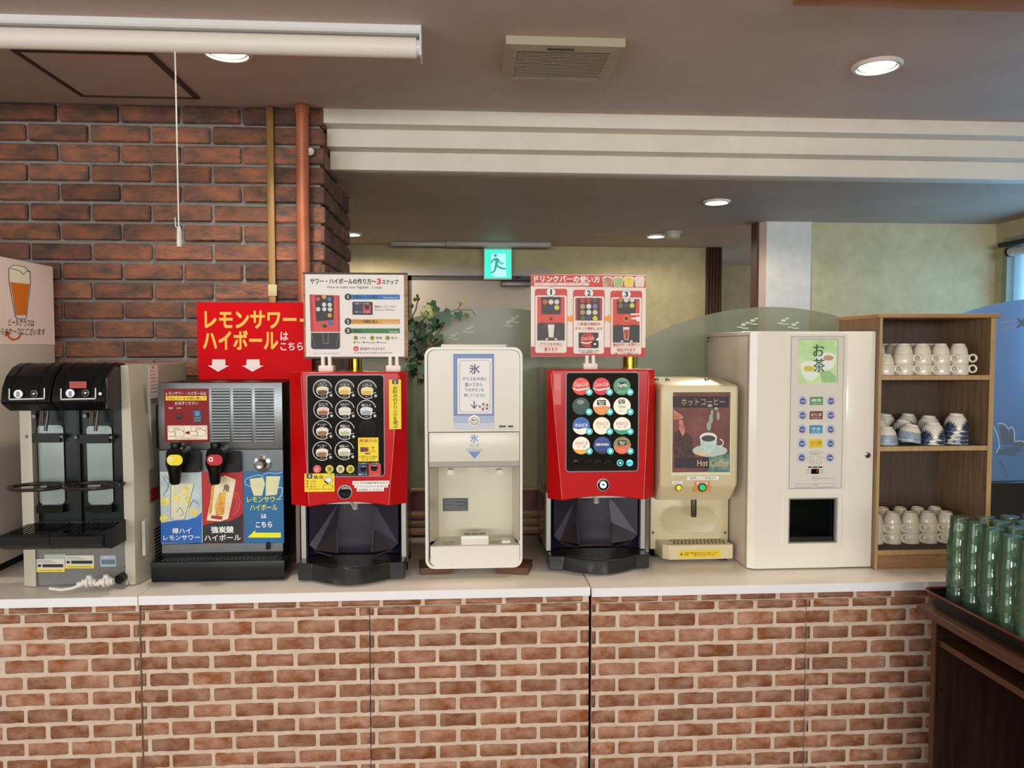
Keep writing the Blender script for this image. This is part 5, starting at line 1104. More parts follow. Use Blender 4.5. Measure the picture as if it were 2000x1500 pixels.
f2_.art('arrow_print', MIK, [('l', [(926, 783), (926, 797)], 1.8), ('l', [(920, 790), (926, 797.5), (932, 790)], 1.6)], 9, cd)
f2_.art('petal_print', M('petal_plum', '8e4a64', .5), [('c', 944, 789, 2.3), ('c', 951.5, 791, 2.4), ('c', 951, 797.5, 2.4), ('c', 943, 799, 2.4), ('c', 937, 794, 2.2), ('c', 945.5, 794, 1.2)], 9, cd)
kb = f2_.knob('push_button', 926.3, 821.5, 11.6, M('push_white', 'e6e2d8', .3), .006, 0); f2_.art('button_ring', M('ring_grey', '6a6a62', .5), [('g', 926.3, 821.5, 7.6, 6.6)], 11, kb); f2_.text('押す', 921.5, 817.5, 931, 823, DKGREY, 11, .02, kb); f2_.art('button_line', GREYP, [('l', [(923.5, 825.5), (929, 825.5)], .8)], 11, kb)
f2_.art('indicator', DKGREY, [('r', 974.5, 831, 988, 834.5), ('r', 992, 831, 1002.5, 834.5)], 1); f2_.text('点灯中はしばらくお待ちください', 974, 836, 1010, 838.5, GREYP, 1, 0)
lg = M('logo_blue', '6f8cc4', .45)
f2_.text('氷', 918, 848, 935, 864, lg, 1, .025); f2_.text('ICE', 918.5, 866, 936, 873, M('logo_grey', 'a9aeb0', .5), 1, 0)
f2_.art('logo_print', lg, [('p', [(914, 882), (939, 882), (927, 895.5)])], 1); f2_.art('logo_print', M('logo_pale', 'a4b4d2', .5), [('r', 911 + k * 3.2, 876 + (k % 2), 912.6 + k * 3.2, 881) for k in range(10)], 1)
lz = iz1
ic.add('lid', MB().box(P(862, 675, 2.95)[0], P(988, 675, 2.95)[0], 2.90, 3.08, lz - .004, P(925, 672.5, 2.95)[1] + .0, .003), MICE2)
for x in (ix0 + .045, ix1 - .045):
    for y in (YI + .06, 3.04): ic.add('foot', MB().cyl((x, y, ZC + .026), .018, iz0 - ZC - .024, 'z', 14), BLKPL)
MBW = M('block_wood', '4e2c18', .5, col2='6b4124', scale=24, stretch=(3, 14, 14), bump=.3)
for lbl, cx, rz in (('left', 849, .10), ('right', 1008, -.22)):
    x, y = PZ(cx, 1122, ZC)
    wb = T('wooden_block', 'dark wooden block under the ice dispenser, %s' % ('on the side of the highball machine' if lbl == 'left' else 'on the side of the soft drink machine'), 'block', (x, y + .06, ZC), 'wooden blocks under the ice dispenser')
    for k, (h0, h1) in enumerate(((0, .011), (.0125, .025))):
        o = link('slab', MB().box(-.058, .058, -.06, .06, h0, h1, .002).mesh('slab', MBW), wb.o)
    o = link('glue_line', MB().box(-.0565, .0565, -.0585, .0585, .011, .0125).mesh('glue_line', M('glue_tan', '8a6a40', .6)), wb.o)
    wb.o.rotation_euler = (0, 0, rz)
# ============================================================ HOT COFFEE MACHINE
YK = 2.785
cm = T('coffee_machine', 'cream hot coffee machine with a brown coffee poster and a green button', 'coffee machine', (P(1360, 1090, YK)[0], 3.0, ZC))
f = Face(cm, YK)
kx0, kx1, kz0, kz1 = f.R(1290, 752, 1442, 984); zc_ = P(1366, 953, YK)[1]; ztp = P(1366, 738.5, YK + .22)[1]
cm.add('head', MB().px([(YK + .012, kz1), (YK + .003, kz1 - .006), (YK, kz1 - .02), (YK, zc_ + .012), (YK + .01, zc_), (YK + .06, kz0 + .004), (YK + .09, kz0), (YK + .40, kz0), (YK + .40, ztp), (YK + .2, ztp)], kx0, kx1), BEIGE, ang=.7)
hd_ = cm.o.children[-1]; bv = hd_.modifiers.new('edge', 'BEVEL'); bv.width = .012; bv.segments = 3; bv.limit_method = 'ANGLE'; bv.angle_limit = .8
lx0, lx1, lzb, lzt = Face(cm, YK + .16).R(1269, 1052, 1423, 980)
ym_ = YK + .16; lx0 = kx0 + .004
cm.add('body', MB().box(lx0, lx1, ym_, YK + .40, ZC + .03, kz0 + .01, .006), BEIGE)
# recessed oval splash back
oc, oz = P(1345, 1015, ym_); m_ = MB(); MRC = M('recess_cream', 'c4b890', .35)
O = rr(oc - .116, oc + .116, oz - .058, oz + .056, .055, 8)
m_.loft([(x, ym_ - .0045, z) for x, z in O], [(oc + (x - oc) * .93, ym_ - .0012, oz + (z - oz) * .9) for x, z in O], False, True)
cm.add('splash_back', m_, MRC); cm.add('splash_rim', MB().ring(O, rr(oc - .112, oc + .112, oz - .054, oz + .052, .052, 8), ym_ - .005, ym_ + .001), BEIGE)
for px_ in (1275, 1416): Face(cm, ym_).knob('screw', px_, 1040, 2.4, M('screw_dark', '5c4c34', .4), .003)
nx, nz = P(1355, 984, YK + .08); nx2, nz2 = P(1355, 1009.5, YK + .08)
cm.add('nozzle', MB().box(nx - .009, nx + .009, YK + .07, YK + .092, nz2, nz + .02, .003), M('nozzle_dark', '3a2618', .4))
tX0, tX1, tZ0, tZ1 = Face(cm, YK + .065).R(1293, 1065, 1433, 1093)
ty = YK + .065
tr = cm.add('drip_tray', MB().pz([(tX0 + .03, ty), (tX1 - .004, ty), (tX1, ty + .006), (tX1 - .015, ym_ + .03), (lx0 + .018, ym_ + .03), (tX0 + .006, ty + .02)], tZ0, tZ1 + .001), BEIGE, ang=.5)
bv = tr.modifiers.new('edge', 'BEVEL'); bv.width = .005; bv.segments = 2; bv.limit_method = 'ANGLE'; bv.angle_limit = .6
MHL = M('hole_shadow', '5a4a2c', .6)
for r_, yy in enumerate((ty + .026, ty + .052, ty + .076)):
    for k in range(14):
        x = tX0 + .055 + (tX1 - tX0 - .085) * k / 13 + .005 * (r_ % 2); cm.add('drain_hole', MB().box(x - .0032, x + .0032, yy - .008, yy + .008, tZ1 + .001, tZ1 + .0022), MHL, tr)
ft = Face(cm, ty); s_ = ft.plate('warning_sticker', 1325.5, 1074.5, 1407, 1088.5, M('sticker_yellow', 'ecc81e', .45), .0006, 1, parent=tr)
MSK = M('sticker_ink', '6a4a10', .5); ft.art('warning_mark', MSK, [('p', [(1328, 1084), (1331, 1078.5), (1334, 1084)])], 3, s_); ft.text('注意', 1336.5, 1077.5, 1345, 1085, MSK, 3, .01, s_); ft.text('熱湯が出ますのでやけどに注意してください\n抽出口に手を入れないでください', 1348, 1077, 1403, 1086, MSK, 3, 0, s_)
for x, y in ((lx0 + .03, YK + .19), (lx1 - .04, YK + .12), (lx0 + .03, YK + .36), (lx1 - .03, YK + .36)): cm.add('foot', MB().cyl((x, y, ZC), .022, .035, 'z', 16), BLKPL)
for px_, py_ in ((1284, 739), (1305, 744), (1382, 744)):
    x, z = P(px_, py_, YK + .12); cm.add('top_fitting', MB().lathe([(0, 0), (.009, 0), (.008, .006), (0, .009)], (x, YK + .13, ztp - .004), 14), CHROME)
MPB = M('poster_brown', '5c3028', .5, col2='8a544a', scale=16, lo=.25, hi=.8); MPDK = M('poster_dark', '2c2228', .5); MPGR = M('poster_greenish', '4e6a5a', .5, col2='80a890', scale=40)
pw = f.plate('poster_border', 1311.5, 763, 1428, 928, M('poster_edge', 'dcdcb4', .45), .0006, 1)
ps = f.plate('coffee_poster', 1313.5, 766, 1425.5, 922, MPB, .0004, 2, parent=pw)
f.art('bean_print', M('beans', '2a1c18', .5, col2='5a3a30', scale=70), [('p', [(1316, 845), (1330, 838), (1345, 848), (1352, 855), (1356, 893), (1316, 893)])], 4, ps)
f.art('scoop_print', M('copper_print', 'b0624a', .5, col2='d89a80', scale=40), [('p', [(1315, 800), (1330, 810), (1335, 816), (1328, 819), (1315, 820)]), ('p', [(1325, 820), (1332, 820), (1338, 842), (1333, 852), (1326, 838)])], 4, ps)
f.art('print', M('poster_band', '2a2026', .5), [('r', 1313.8, 774, 1423, 796)], 4, ps); f.art('print', MPDK, [('r', 1317, 893.5, 1384, 914)], 5, ps); f.art('print', MPGR, [('p', [(1384, 893.5), (1425, 885), (1425, 922), (1380, 922)])], 5, ps)
f.art('saucer_print', M('saucer_print', 'b8ccc0', .5), [('e', 1386, 880, 34, 12)], 5, ps); f.art('saucer_rim', M('saucer_gold', 'd8c8a0', .5), [('e', 1372, 884, 16, 5)], 6, ps)
f.art('cup_print', M('cup_print_mint', 'a8c8be', .5, col2='d0e0d6', scale=60), [('p', [(1366, 853), (1399, 853), (1399, 866), (1394, 879), (1385, 884), (1374, 882), (1368, 872)])], 8, ps)
f.art('cup_rim', M('cup_rim_white', 'e4e8e0', .5), [('e', 1382.5, 854, 17, 9.5)], 9, ps); f.art('cup_coffee', M('cup_dark', '3a4440', .4), [('e', 1382.5, 856, 13.5, 6.2)], 10, ps); f.art('cup_handle', M('cup_rim_white', 'e4e8e0', .5), [('g', 1405, 864.5, 7.5, 5.4, 24, 42)], 9, ps)
MSM = M('steam_print', '9aac9c', .5); f.art('steam_print', MSM, [('e', 1384, 832, 4.5, 9), ('e', 1388, 818, 4, 9), ('e', 1390, 806, 2.5, 6), ('e', 1402, 812, 2.8, 9), ('e', 1398, 798, 4, 3), ('e', 1386, 792, 5, 3)], 5, ps)
MLT = M('poster_letter', 'd8b488', .5); f.text('ホットコーヒー', 1330, 778, 1415, 792, MLT, 7, .0, ps); f.text('Hot Coffee', 1361, 897, 1423, 910.5, MLT, 7, .01, ps)
s_ = f.plate('white_label', 1342, 930.5, 1403.5, 937, WHITE, .0006, 1); f.text('1回押してて1杯出ます', 1347, 931.5, 1398, 936, MSK, 3, .01, s_)
s_ = f.plate('white_label', 1313, 939.5, 1333, 944.5, WHITE, .0006, 1); f.text('お湯だけ', 1315, 940.5, 1330, 943.5, MSK, 3, 0, s_)
kb = f.knob('lamp_ring', 1325, 952.5, 6.4, DKGREY, .004, 0); f.knob('yellow_lamp', 1325, 952.5, 4.9, M('lamp_yellow', 'e8e010', .3, emit='e8e000', es=.25), .008, 0, kb)
s_ = f.plate('orange_label', 1356, 940, 1386, 961, M('label_orange', 'd88a28', .45), .0006, 1); f.art('print', PINK, [('r', 1360, 941, 1382, 946)], 3, s_); f.text('抽出', 1364, 941.5, 1378, 945.5, MSK, 4, 0, s_)
kb = f.knob('button_ring', 1371, 951.5, 8.4, BLKPL, .006, 1); f.knob('green_button', 1371, 951.5, 6.4, M('button_green', '22c070', .3, emit='10c060', es=.3), .011, 0, kb)
f.plate('chin_recess', 1297, 962, 1318, 976, M('chin_shadow', 'b8aa80', .5), .0, back=.0004, r=8) if False else None

# ============================================================ TEA MACHINE
YT = 2.745; MTM = M('tea_cream', 'e9e4d6', .16, coat=.3); MTS = M('tea_side', 'cfc0ae', .3); MTPN = M('tea_panel', 'ddd8cc', .3)
tm = T('tea_machine', 'tall cream tea machine with a green tea picture and rows of round buttons', 'tea machine', (P(1583, 1110, YT)[0], 3.0, ZC))
f = Face(tm, YT)
tx0, tx1, tz0, tz1 = f.R(1465, 647, 1706, 1112)
ox0, ox1, oz0, oz1 = f.R(1531, 965, 1640, 1066)
tm.add('cabinet', MB().box(tx0, tx1, YT + .022, 3.25, tz0 + .004, tz1, .003), MTS)
dr_ = MB(); b_ = .012
def chf(x0, x1, z0, z1): return MB
dr_.pz([(tx0 + .022, YT), (ox0, YT), (ox0, YT + .02), (tx0, YT + .02), (tx0, YT + .016)], tz0 + .006, tz1)
dr_.box(ox1, tx1, YT, YT + .02, tz0 + .006, tz1, .002); dr_.box(ox0, ox1, YT, YT + .02, oz1, tz1); dr_.box(ox0, ox1, YT, YT + .02, tz0 + .006, oz0)
tm.add('door', dr_, MTM)
f.ringp('bay_frame', 1531, 964, 1642, 1068, 8, MTM, .006, 0, 3, back=.004)
f.ringp('bay_inner', 1538, 971, 1635, 1062, 4, M('bay_grey', '8f8c84', .4), .002, 0, 1, back=.012)
tm.add('bay', MB().box(ox0, ox1, YT + .018, YT + .0215, oz0, oz1), BLKGLOSS)
tm.add('bay_step', MB().px([(YT + .003, oz0 + .006), (YT + .016, oz0 + .03), (YT + .018, oz0 + .006)], ox0 + .02, ox1 - .02), M('bay_dark', '1a1c1e', .3))
for x, y in ((tx0 + .03, YT + .06), (tx1 - .03, YT + .06), (tx0 + .03, 3.2), (tx1 - .03, 3.2)): tm.add('foot', MB().cyl((x, y, ZC), .02, tz0 + .006 - ZC, 'z', 14), BLKPL)
tm.add('kick_gap', MB().box(tx0 + .012, tx1 - .012, YT + .02, 3.2, ZC + .001, tz0 + .004), BLACK)
tm.add('side_seam', MB().box(tx0 - .0008, tx0 + .001, YT + .028, 3.25, tz1 - .017, tz1 - .014).box(tx0 - .0008, tx0 + .001, YT + .030, YT + .034, tz0 + .01, tz1 - .017), M('seam_tan', '8a7a66', .5))
for zz in (.016, .03): tm.add('rear_catch', MB().box(tx0 - .006, tx0, 3.23, 3.245, tz1 - zz - .004, tz1 - zz), BLKPL)
f.ringp('panel_frame', 1537, 651.5, 1652, 959, 4.5, MTM, .003, 0, 2)
pn = f.plate('control_panel', 1541.5, 656, 1647, 955, MTPN, .0006, 0); f.ringp('panel_line', 1543, 657.5, 1646, 954, .8, M('line_slate', '7a88a0', .5), .0006, 1, 1, pn)
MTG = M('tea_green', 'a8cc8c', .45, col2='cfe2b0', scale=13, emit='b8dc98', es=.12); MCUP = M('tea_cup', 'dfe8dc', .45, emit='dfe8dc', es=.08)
pc = f.plate('tea_picture', 1559, 662, 1635, 749, MTG, .0006, 2, 2, pn)
f.art('picture_frame', M('frame_sage', '90a48c', .5), [('l', [(1560, 662), (1636, 662.5), (1634.5, 748)], 1)], 5, pc)
f.art('leaf_print', M('tea_leaf', '9cc888', .5), [('p', [(1600, 726), (1616, 722), (1632, 735), (1632, 746), (1605, 747)]), ('p', [(1612, 730), (1620, 724), (1626, 740), (1618, 745)])], 4, pc)
f.art('cup_print', MCUP, [('p', [(1582 + 19.5 * math.cos(PI * q / 16), 713 + 31 * math.sin(PI * q / 16)) for q in range(17)]), ('p', [(1613 + 19 * math.cos(PI * q / 16), 697 + 27 * math.sin(PI * q / 16)) for q in range(17)])], 5, pc)
f.art('cup_inside', MCUP, [('e', 1582, 713, 19.5, 8.5), ('e', 1613, 697, 19, 8)], 6, pc); f.art('tea_print', M('tea_amber', 'd8c440', .45), [('e', 1579, 720, 10.5, 5.5)], 7, pc); f.art('tea_print', M('tea_red', 'c89a78', .45), [('e', 1617, 699, 10, 5.2)], 7, pc)
MOG = M('ocha_green', '2f5a48', .5); f.text('お', 1587, 672.5, 1608.5, 696, MOG, 9, .015, pc); f.text('茶', 1587, 700, 1610, 727, MOG, 9, .015, pc)
MBTN2 = M('tea_button', 'e2e2e0', .35); MBB = M('button_blue', '4a5c9c', .4); MBLB = M('button_lightblue', 'a8bce4', .4); MBPK = M('button_pink', 'e8b0c8', .4); MRNG2 = M('button_ring_blue', '9ab0d8', .45)
def tbtn(cx, cy, tx, capc):
    b = f.knob('round_button', cx, cy, 9.6, MBTN2, .002, 1, pn, bev=.3)
    f.art('ring_print', MRNG2, [('g', cx, cy, 9.3, 8.6)], 5, b); f.art('cap_print', capc, [('p', seg(cx, cy, 8.5, 215, 325))], 5, b); f.art('disc_print', MBB, [('c', cx, cy + .6, 6.3)], 6, b); f.text(tx, cx - 4.6, cy - 1.2, cx + 4.6, cy + 2.4, WHITE, 8, .02, b)
for k, (cy, col_, tx, sub) in enumerate(((783, '4f9a5a', '緑茶', 'GREEN TEA'), (811, '7a3a30', 'ほうじ茶', 'ROASTED TEA'), (838.5, '2a94bc', '冷水', 'WATER'), (866, 'e0c41c', 'コーン茶', ''))):
    xo = -k * .45
    tbtn(1567 + xo, cy, 'COLD', MBLB); tbtn(1622 + xo * .6, cy, 'HOT', MBPK if k == 0 else MBLB)
    lb = f.plate('flavour_label', 1581.5 + xo, cy - 8, 1607 + xo, cy + 8, M('flav_' + col_, col_, .4), .0006, 2, 1, pn)
    f.text(tx, 1584 + xo, cy - 4.5, 1604 + xo, cy + 2.2, WHITE if k < 3 else M('flav_ink', 'b08a20', .5), 5, .02, lb)
    if sub: f.text(sub, 1585.5 + xo, cy + 4, 1603 + xo, cy + 6.4, WHITE, 5, 0, lb)
tbtn(1565, 893.5, '冷水', MBLB); tbtn(1620, 893.5, '熱湯', MBPK)
MLG = M('thin_slate', '98a0a8', .5)
f.text('濃さをお選びください', 1582, 883.5, 1603, 888.5, GREYP, 2, .01, pn); f.art('arc_print', MLG, [('l', [(1575, 885), (1584, 881.5), (1593, 880.5), (1603, 882), (1611, 885)], .8), ('l', [(1576, 895), (1584, 892), (1590, 891)], .8), ('l', [(1595, 891), (1603, 892), (1610, 895)], .8)], 2, pn)
for cx, tx in ((1585, 'うすい'), (1598.8, 'こい')):
    b = f.knob('small_button', cx, 901.5, 5.4, MTPN, .001, 1, pn); f.art('ring_print', MLG, [('g', cx, 901.5, 5.3, 4.7)], 4, b); f.text(tx, cx - 3, 900, cx + 3, 903, GREYP, 5, 0, b)
f.art('bar_print', BLACK, [('r', 1578, 911, 1585, 913.6), ('r', 1587, 911, 1596, 913.6), ('r', 1598, 911, 1606, 913.6)], 2, pn)
b = f.plate('display', 1584, 915.5, 1599, 925.5, BLKGLOSS, .0008, 2, parent=pn); f.text('7', 1594, 917.5, 1597, 923.5, M('led_red', 'e03028', .4, emit='ff2a20', es=.8), 5, .0, b)
for x_, y_, tx in ((1574, 917, '給湯中'), (1574, 921.5, '冷却中'), (1601, 917, '補充中'), (1601, 921.5, '洗浄中')): f.text(tx, x_, y_, x_ + 8, y_ + 2.6, GREYP, 2, 0, pn)
b = f.knob('small_button', 1591.5, 933.5, 5.6, MTPN, .001, 1, pn); f.art('ring_print', MLG, [('g', 1591.5, 933.5, 5.5, 4.9)], 4, b); f.text('停止', 1588.5, 932, 1594.5, 935, GREYP, 5, 0, b); f.text('途中で止めるときは押してください', 1599, 932.5, 1626, 935.5, MLG, 2, 0, pn)
f.ringp('caution_box', 1553, 944.5, 1629, 953, .6, MLG, .0004, 2, 1, pn); f.text('ご注意', 1586, 945.3, 1596, 948, GREYP, 4, 0, pn); f.text('熱い飲み物にご注意ください　やけどのおそれがあります', 1558, 949, 1623, 951.6, MLG, 4, 0, pn)
lk = f.knob('lock', 1694, 888.7, 5.8, CHROME, .005, 0); f.knob('keyhole', 1694, 888.7, 3.4, DKGREY, .006, 0, lk)

# ============================================================ CUP CABINET
YW = 2.72; YWB = 3.03
cb = T('cup_cabinet', 'brown wooden three-shelf cabinet holding cups at the end of the counter', 'cabinet', (P(1820, 1100, YW)[0], 2.87, ZC))
f = Face(cb, YW)
wx0 = max(P(1711.5, 640, YW)[0], tx1 + .001); wx1 = P(1945, 640, YW)[0]; ft_ = .016
zt_ = P(1830, 621, YW)[1]; ztt = P(1830, 612.5, YW)[1]
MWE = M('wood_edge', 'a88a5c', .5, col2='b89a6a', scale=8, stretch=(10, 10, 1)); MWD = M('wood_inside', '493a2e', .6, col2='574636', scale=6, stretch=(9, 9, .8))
cb.add('side_panel', MB().box(wx0, wx0 + .010, YW + .002, YWB, ZC, zt_), WOODM); cb.add('side_panel', MB().box(wx1 - ft_, wx1, YW + .002, YWB, ZC, zt_), WOODM)
cb.add('front_edge', MB().box(wx0, wx0 + .010, YW, YW + .002, ZC, zt_), MWE); cb.add('front_edge', MB().box(wx1 - ft_ - .002, wx1, YW, YW + .002, ZC, zt_), MWE)
cb.add('top_board', MB().box(wx0 - .012, wx1 + .012, YW - .012, YWB + .01, zt_, ztt, .004), M('top_wood', '9a7650', .5, col2='ab8860', scale=6, stretch=(.8, 9, 9)))
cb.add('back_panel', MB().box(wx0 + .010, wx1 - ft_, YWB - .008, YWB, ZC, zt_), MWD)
SH = []
for y0, y1 in ((733, 742), (871.5, 880.5), (1073.5, 1082.5)):
    z1, z0 = P(1825, y0, YW)[1], P(1825, y1, YW)[1]; SH.append(z1)
    s_ = cb.add('shelf', MB().box(wx0 + .010, wx1 - ft_, YW + .004, YWB - .008, z0, z1), WOODM); cb.add('shelf_edge', MB().box(wx0 + .010, wx1 - ft_, YW + .002, YW + .004, z0, z1), MWE, s_)
cb.add('kick_board', MB().box(wx0 + .010, wx1 - ft_, YW + .012, YW + .028, ZC, SH[2] - .016), M('kick_wood', '8a6444', .5, col2='a57e58', scale=7, stretch=(.9, 8, 8)))
mt = T('shelf_mat', 'dark brown woven mat under the cups on the lowest shelf', 'mat', ((wx0 + wx1) / 2, 2.87, SH[2]))
MMAT = M('mesh_mat', '3f332e', .9, col2='6a5a52', scale=420, lo=.4, hi=.6, bump=.6, bscale=420)
mt.add('mat_sheet', MB().box(wx0 + .010 + .004, wx1 - ft_ - .004, YW + .006, YWB - .012, SH[2] + .0005, SH[2] + .004), MMAT)
mt2 = T('shelf_mat', 'thin dark mat under the tea bowls on the middle shelf', 'mat', ((wx0 + wx1) / 2, 2.87, SH[1]))
mt2.add('mat_sheet', MB().box(wx0 + .010 + .004, wx1 - ft_ - .004, YW + .008, YWB - .012, SH[1] + .0003, SH[1] + .002), MMAT)
# coffee cups, upside down
MCC = M('cup_white', 'e0d8c4', .18)
def cup_parts(h):
    """An inverted handled cup: rim at z=0 below, foot ring at the top z=.076."""
    prof = [(.0334, .0), (.0350, 0), (.0353, .002), (.0353, .0355), (.0338, .0378), (.0320, .0388), (.0308, .050), (.0275, .062), (.0228, .0702), (.0212, .073), (.0212, .0765), (.0190, .0765), (.0190, .0735), (0, .073)]
    body = MB().lathe(prof, (0, 0, 0), 28)
    body.lathe([(.0334, 0), (.0332, .034), (.0296, .046), (.024, .064), (0, .067)], (0, 0, 0), 24)
    pts = [(h * (.0352 + .0118 + .0118 * math.cos(PI + 2 * PI * k / 16)), 0, .0225 + .0132 * math.sin(PI + 2 * PI * k / 16)) for k in range(16)]
    return body.mesh('bowl', MCC), MB().tube(pts, .0040, 8, True, (0, 1, 0)).mesh('handle', MCC)
CUPM = {1: cup_parts(1), -1: cup_parts(-1)}
def cup(x, y, z, side, rz, label, grp):
    t = T('coffee_cup', label, 'cup', (x, y, z), grp); a, b = CUPM[side]
    link('bowl', a, t.o); link('handle', b, t.o); t.o.rotation_euler = (0, 0, rz)
ORD = ['first', 'second', 'third', 'fourth', 'fifth']
zt0 = SH[0] + .0008; yf = YW + .048; pit = .0393
cxs = [wx0 + .0475 + .0713 * k for k in range(5)]
for k, x in enumerate(cxs):
    cup(x, yf, zt0, 1, -.7, 'white handled cup, %s from the tea machine, bottom layer of the top shelf' % ORD[k], 'coffee cups on the top shelf')
    if k: cup(x - .0005, yf, zt0 + pit, 1, -.7, 'white cup nested on the %s cup from the tea machine, top shelf front' % ORD[k], 'coffee cups on the top shelf')
for r_, yy in enumerate((yf + .085, yf + .165)):
    for k, x in enumerate([wx0 + .062 + .0713 * q for q in range(4)]):
        for lv in (0, 1): cup(x, yy, zt0 + lv * pit, 1, -.85, '%s white cup, %s in the %s row of the top shelf' % (('lower', 'upper')[lv], ORD[k] + ' from the tea machine', ('middle', 'rear')[r_]), 'coffee cups at the back of the top shelf')
zb0 = SH[2] + .0048; cxs = [wx0 + .0475 + .0713 * k for k in range(5)]
for k, x in enumerate(cxs):
    for lv in (0, 1):
        pl_ = ('first', 'second', 'third', 'fourth', 'fifth', 'sixth')[k]
        cup(x, yf + .050, zb0 + lv * pit, 1, -.7, '%s white cup of the %s pair from the tea machine, front of the dark mat' % ('lower' if lv == 0 else 'upper', pl_), 'coffee cups on the lowest shelf')
for k in range(5):
    x = wx0 + .060 + .0713 * k
    for lv in (0, 1): cup(x, yf + .138, zb0 + lv * pit, 1, -.7, '%s white cup, %s from the tea machine in the rear row on the dark mat' % (('lower', 'upper')[lv], ORD[k]), 'coffee cups at the back of the lowest shelf')

# tea bowls, upside down on the middle shelf
MTB = M('bowl_white', 'e2dccb', .2); MLF = M('leaf_navy', '1c2b4e', .25); MLF2 = M('leaf_slate', '4a556e', .25)
MLT_ = M('lattice_blue', '8fa0b0', .25, col2='b9c4cc', scale=90, lo=.3, hi=.7); MLN = M('lattice_line', '55687e', .3)
PB = [(.0425, 0), (.0432, .002), (.0415, .0155), (.0388, .031), (.0340, .046), (.0278, .056), (.0236, .060), (.0226, .066), (.0205, .066), (.0205, .0615), (0, .0605)]
def rad(z):
    for (r0, z0), (r1, z1) in zip(PB, PB[1:]):
        if z0 <= z <= z1 and z1 > z0: return r0 + (r1 - r0) * (z - z0) / (z1 - z0)
    return .04
def petal(m, a0, z0, ang, L, w, off=.0004):
    n = 6; A, B = [], []
    for k in range(n + 1):
        u = k / n; ww = w * math.sin(PI * min(u * .9 + .12, 1)) ; s = u * L
        for lst, sg_ in ((A, 1), (B, -1)):
            da = s * math.sin(ang) + sg_ * ww * math.cos(ang); dz = s * math.cos(ang) - sg_ * ww * math.sin(ang)
            z = max(.0005, min(.060, z0 + dz)); r = rad(z) + off; a = a0 + da / .041
            lst.append(m.bm.verts.new((r * math.cos(a), r * math.sin(a), z)))
    for k in range(n): m.bm.faces.new((A[k], A[k + 1], B[k + 1], B[k]))
def bowl_meshes():
    b = MB().lathe(PB, (0, 0, 0), 32).lathe([(.0425, 0), (.0398, .0155), (.0372, .031), (.0318, .046), (.0235, .054), (0, .0555)], (0, 0, 0), 28).mesh('bowl', MTB)
    m, m2 = MB(), MB()
    for c_, zc2 in ((-PI / 2 + .35, .004), (-PI / 2 - 1.45, .002), (-PI / 2 + 2.3, .004)):
        for j in range(11): petal(m if j % 3 else m2, c_, zc2, -1.35 + 2.7 * j / 10, .044 - .008 * abs(j - 5) / 5, .0050)
    band = MB()
    for k in range(40):
        a0, a1 = 2 * PI * k / 40, 2 * PI * (k + 1) / 40
        if (k // 5) % 4 == 1: continue
        z1 = .012 + .004 * math.sin(k * 1.7); pz_ = []
        for a, z in ((a0, .001), (a1, .001), (a1, z1), (a0, .012 + .004 * math.sin((k - 1) * 1.7 + 1.7))): r = rad(z) + .0003; pz_.append((r * math.cos(a), r * math.sin(a), z))
        band.quad(*pz_)
    return b, m.mesh('print', MLF, recalc=False), m2.mesh('print', MLF2, recalc=False), band.mesh('rim_pattern', MLF, recalc=False)
BW = bowl_meshes()
def lattice_meshes():
    b = MB().lathe(PB, (0, 0, 0), 32).mesh('bowl', MLT_); ln = MB(); foot = MB().lathe([(.0370, .0385), (.0345, .0462), (.0283, .0562), (.0240, .0604), (.0229, .0664), (.0203, .0664), (.0203, .0620), (0, .0610)], (0, 0, 0), 32)
    def strip(fn, n, w):
        for k in range(n):
            (a0, z0), (a1, z1) = fn(k / n), fn((k + 1) / n); q = []
            for a, z in ((a0 - w, z0), (a1 - w, z1), (a1 + w, z1), (a0 + w, z0)): r = rad(z) + .0004; q.append((r * math.cos(a), r * math.sin(a), z))
            ln.quad(*q)
    for k in range(34): strip(lambda u, k=k: (2 * PI * k / 34, .001 + .040 * u), 4, .012)
    for z in (.014, .0225, .031):
        for k in range(34):
            a0, a1 = 2 * PI * k / 34, 2 * PI * (k + 1) / 34; w = .0012 if z == .014 else .0005; q = []
            for a, zz in ((a0, z - w), (a1, z - w), (a1, z + w), (a0, z + w)): r = rad(zz) + .0005; q.append((r * math.cos(a), r * math.sin(a), zz))
            ln.quad(*q)
    return b, ln.mesh('lattice_pattern', MLN, recalc=False), foot.mesh('foot_ring', MTB)
LT = lattice_meshes()
def bowl(px_, yy, z, kind, label, rz=0.0, tilt=(0, 0), s=1.0):
    x = px_; t = T('tea_bowl', label, 'tea bowl', (x, yy, z), 'tea bowls on the middle shelf')
    for nm, me in (zip(('bowl', 'print', 'print', 'print'), BW) if kind == 'leaf' else zip(('bowl', 'lattice_pattern', 'foot_ring'), LT)): link(nm, me, t.o)
    t.o.rotation_euler = (tilt[0], tilt[1], rz); t.o.scale = (s, s, s)
zm = SH[1] + .0026
bowl(1.5822, yf + .002, zm, 'lat', 'blue lattice tea bowl standing upright beside the tea machine end of the middle shelf')
bowl(1.672, yf + .004, zm + .0078, 'lat', 'blue lattice tea bowl tilted to one side on the middle shelf', .3, (.02, .17))
bowl(1.601, yf + .091, zm, 'lat', 'blue lattice tea bowl under another behind the two front lattice bowls')
bowl(1.601, yf + .091, zm + .0157, 'lat', 'blue lattice tea bowl stacked on another behind the two front lattice bowls', .2)
bowl(1.584, yf + .180, zm, 'lat', 'blue lattice tea bowl mostly hidden at the back corner of the middle shelf', .1)
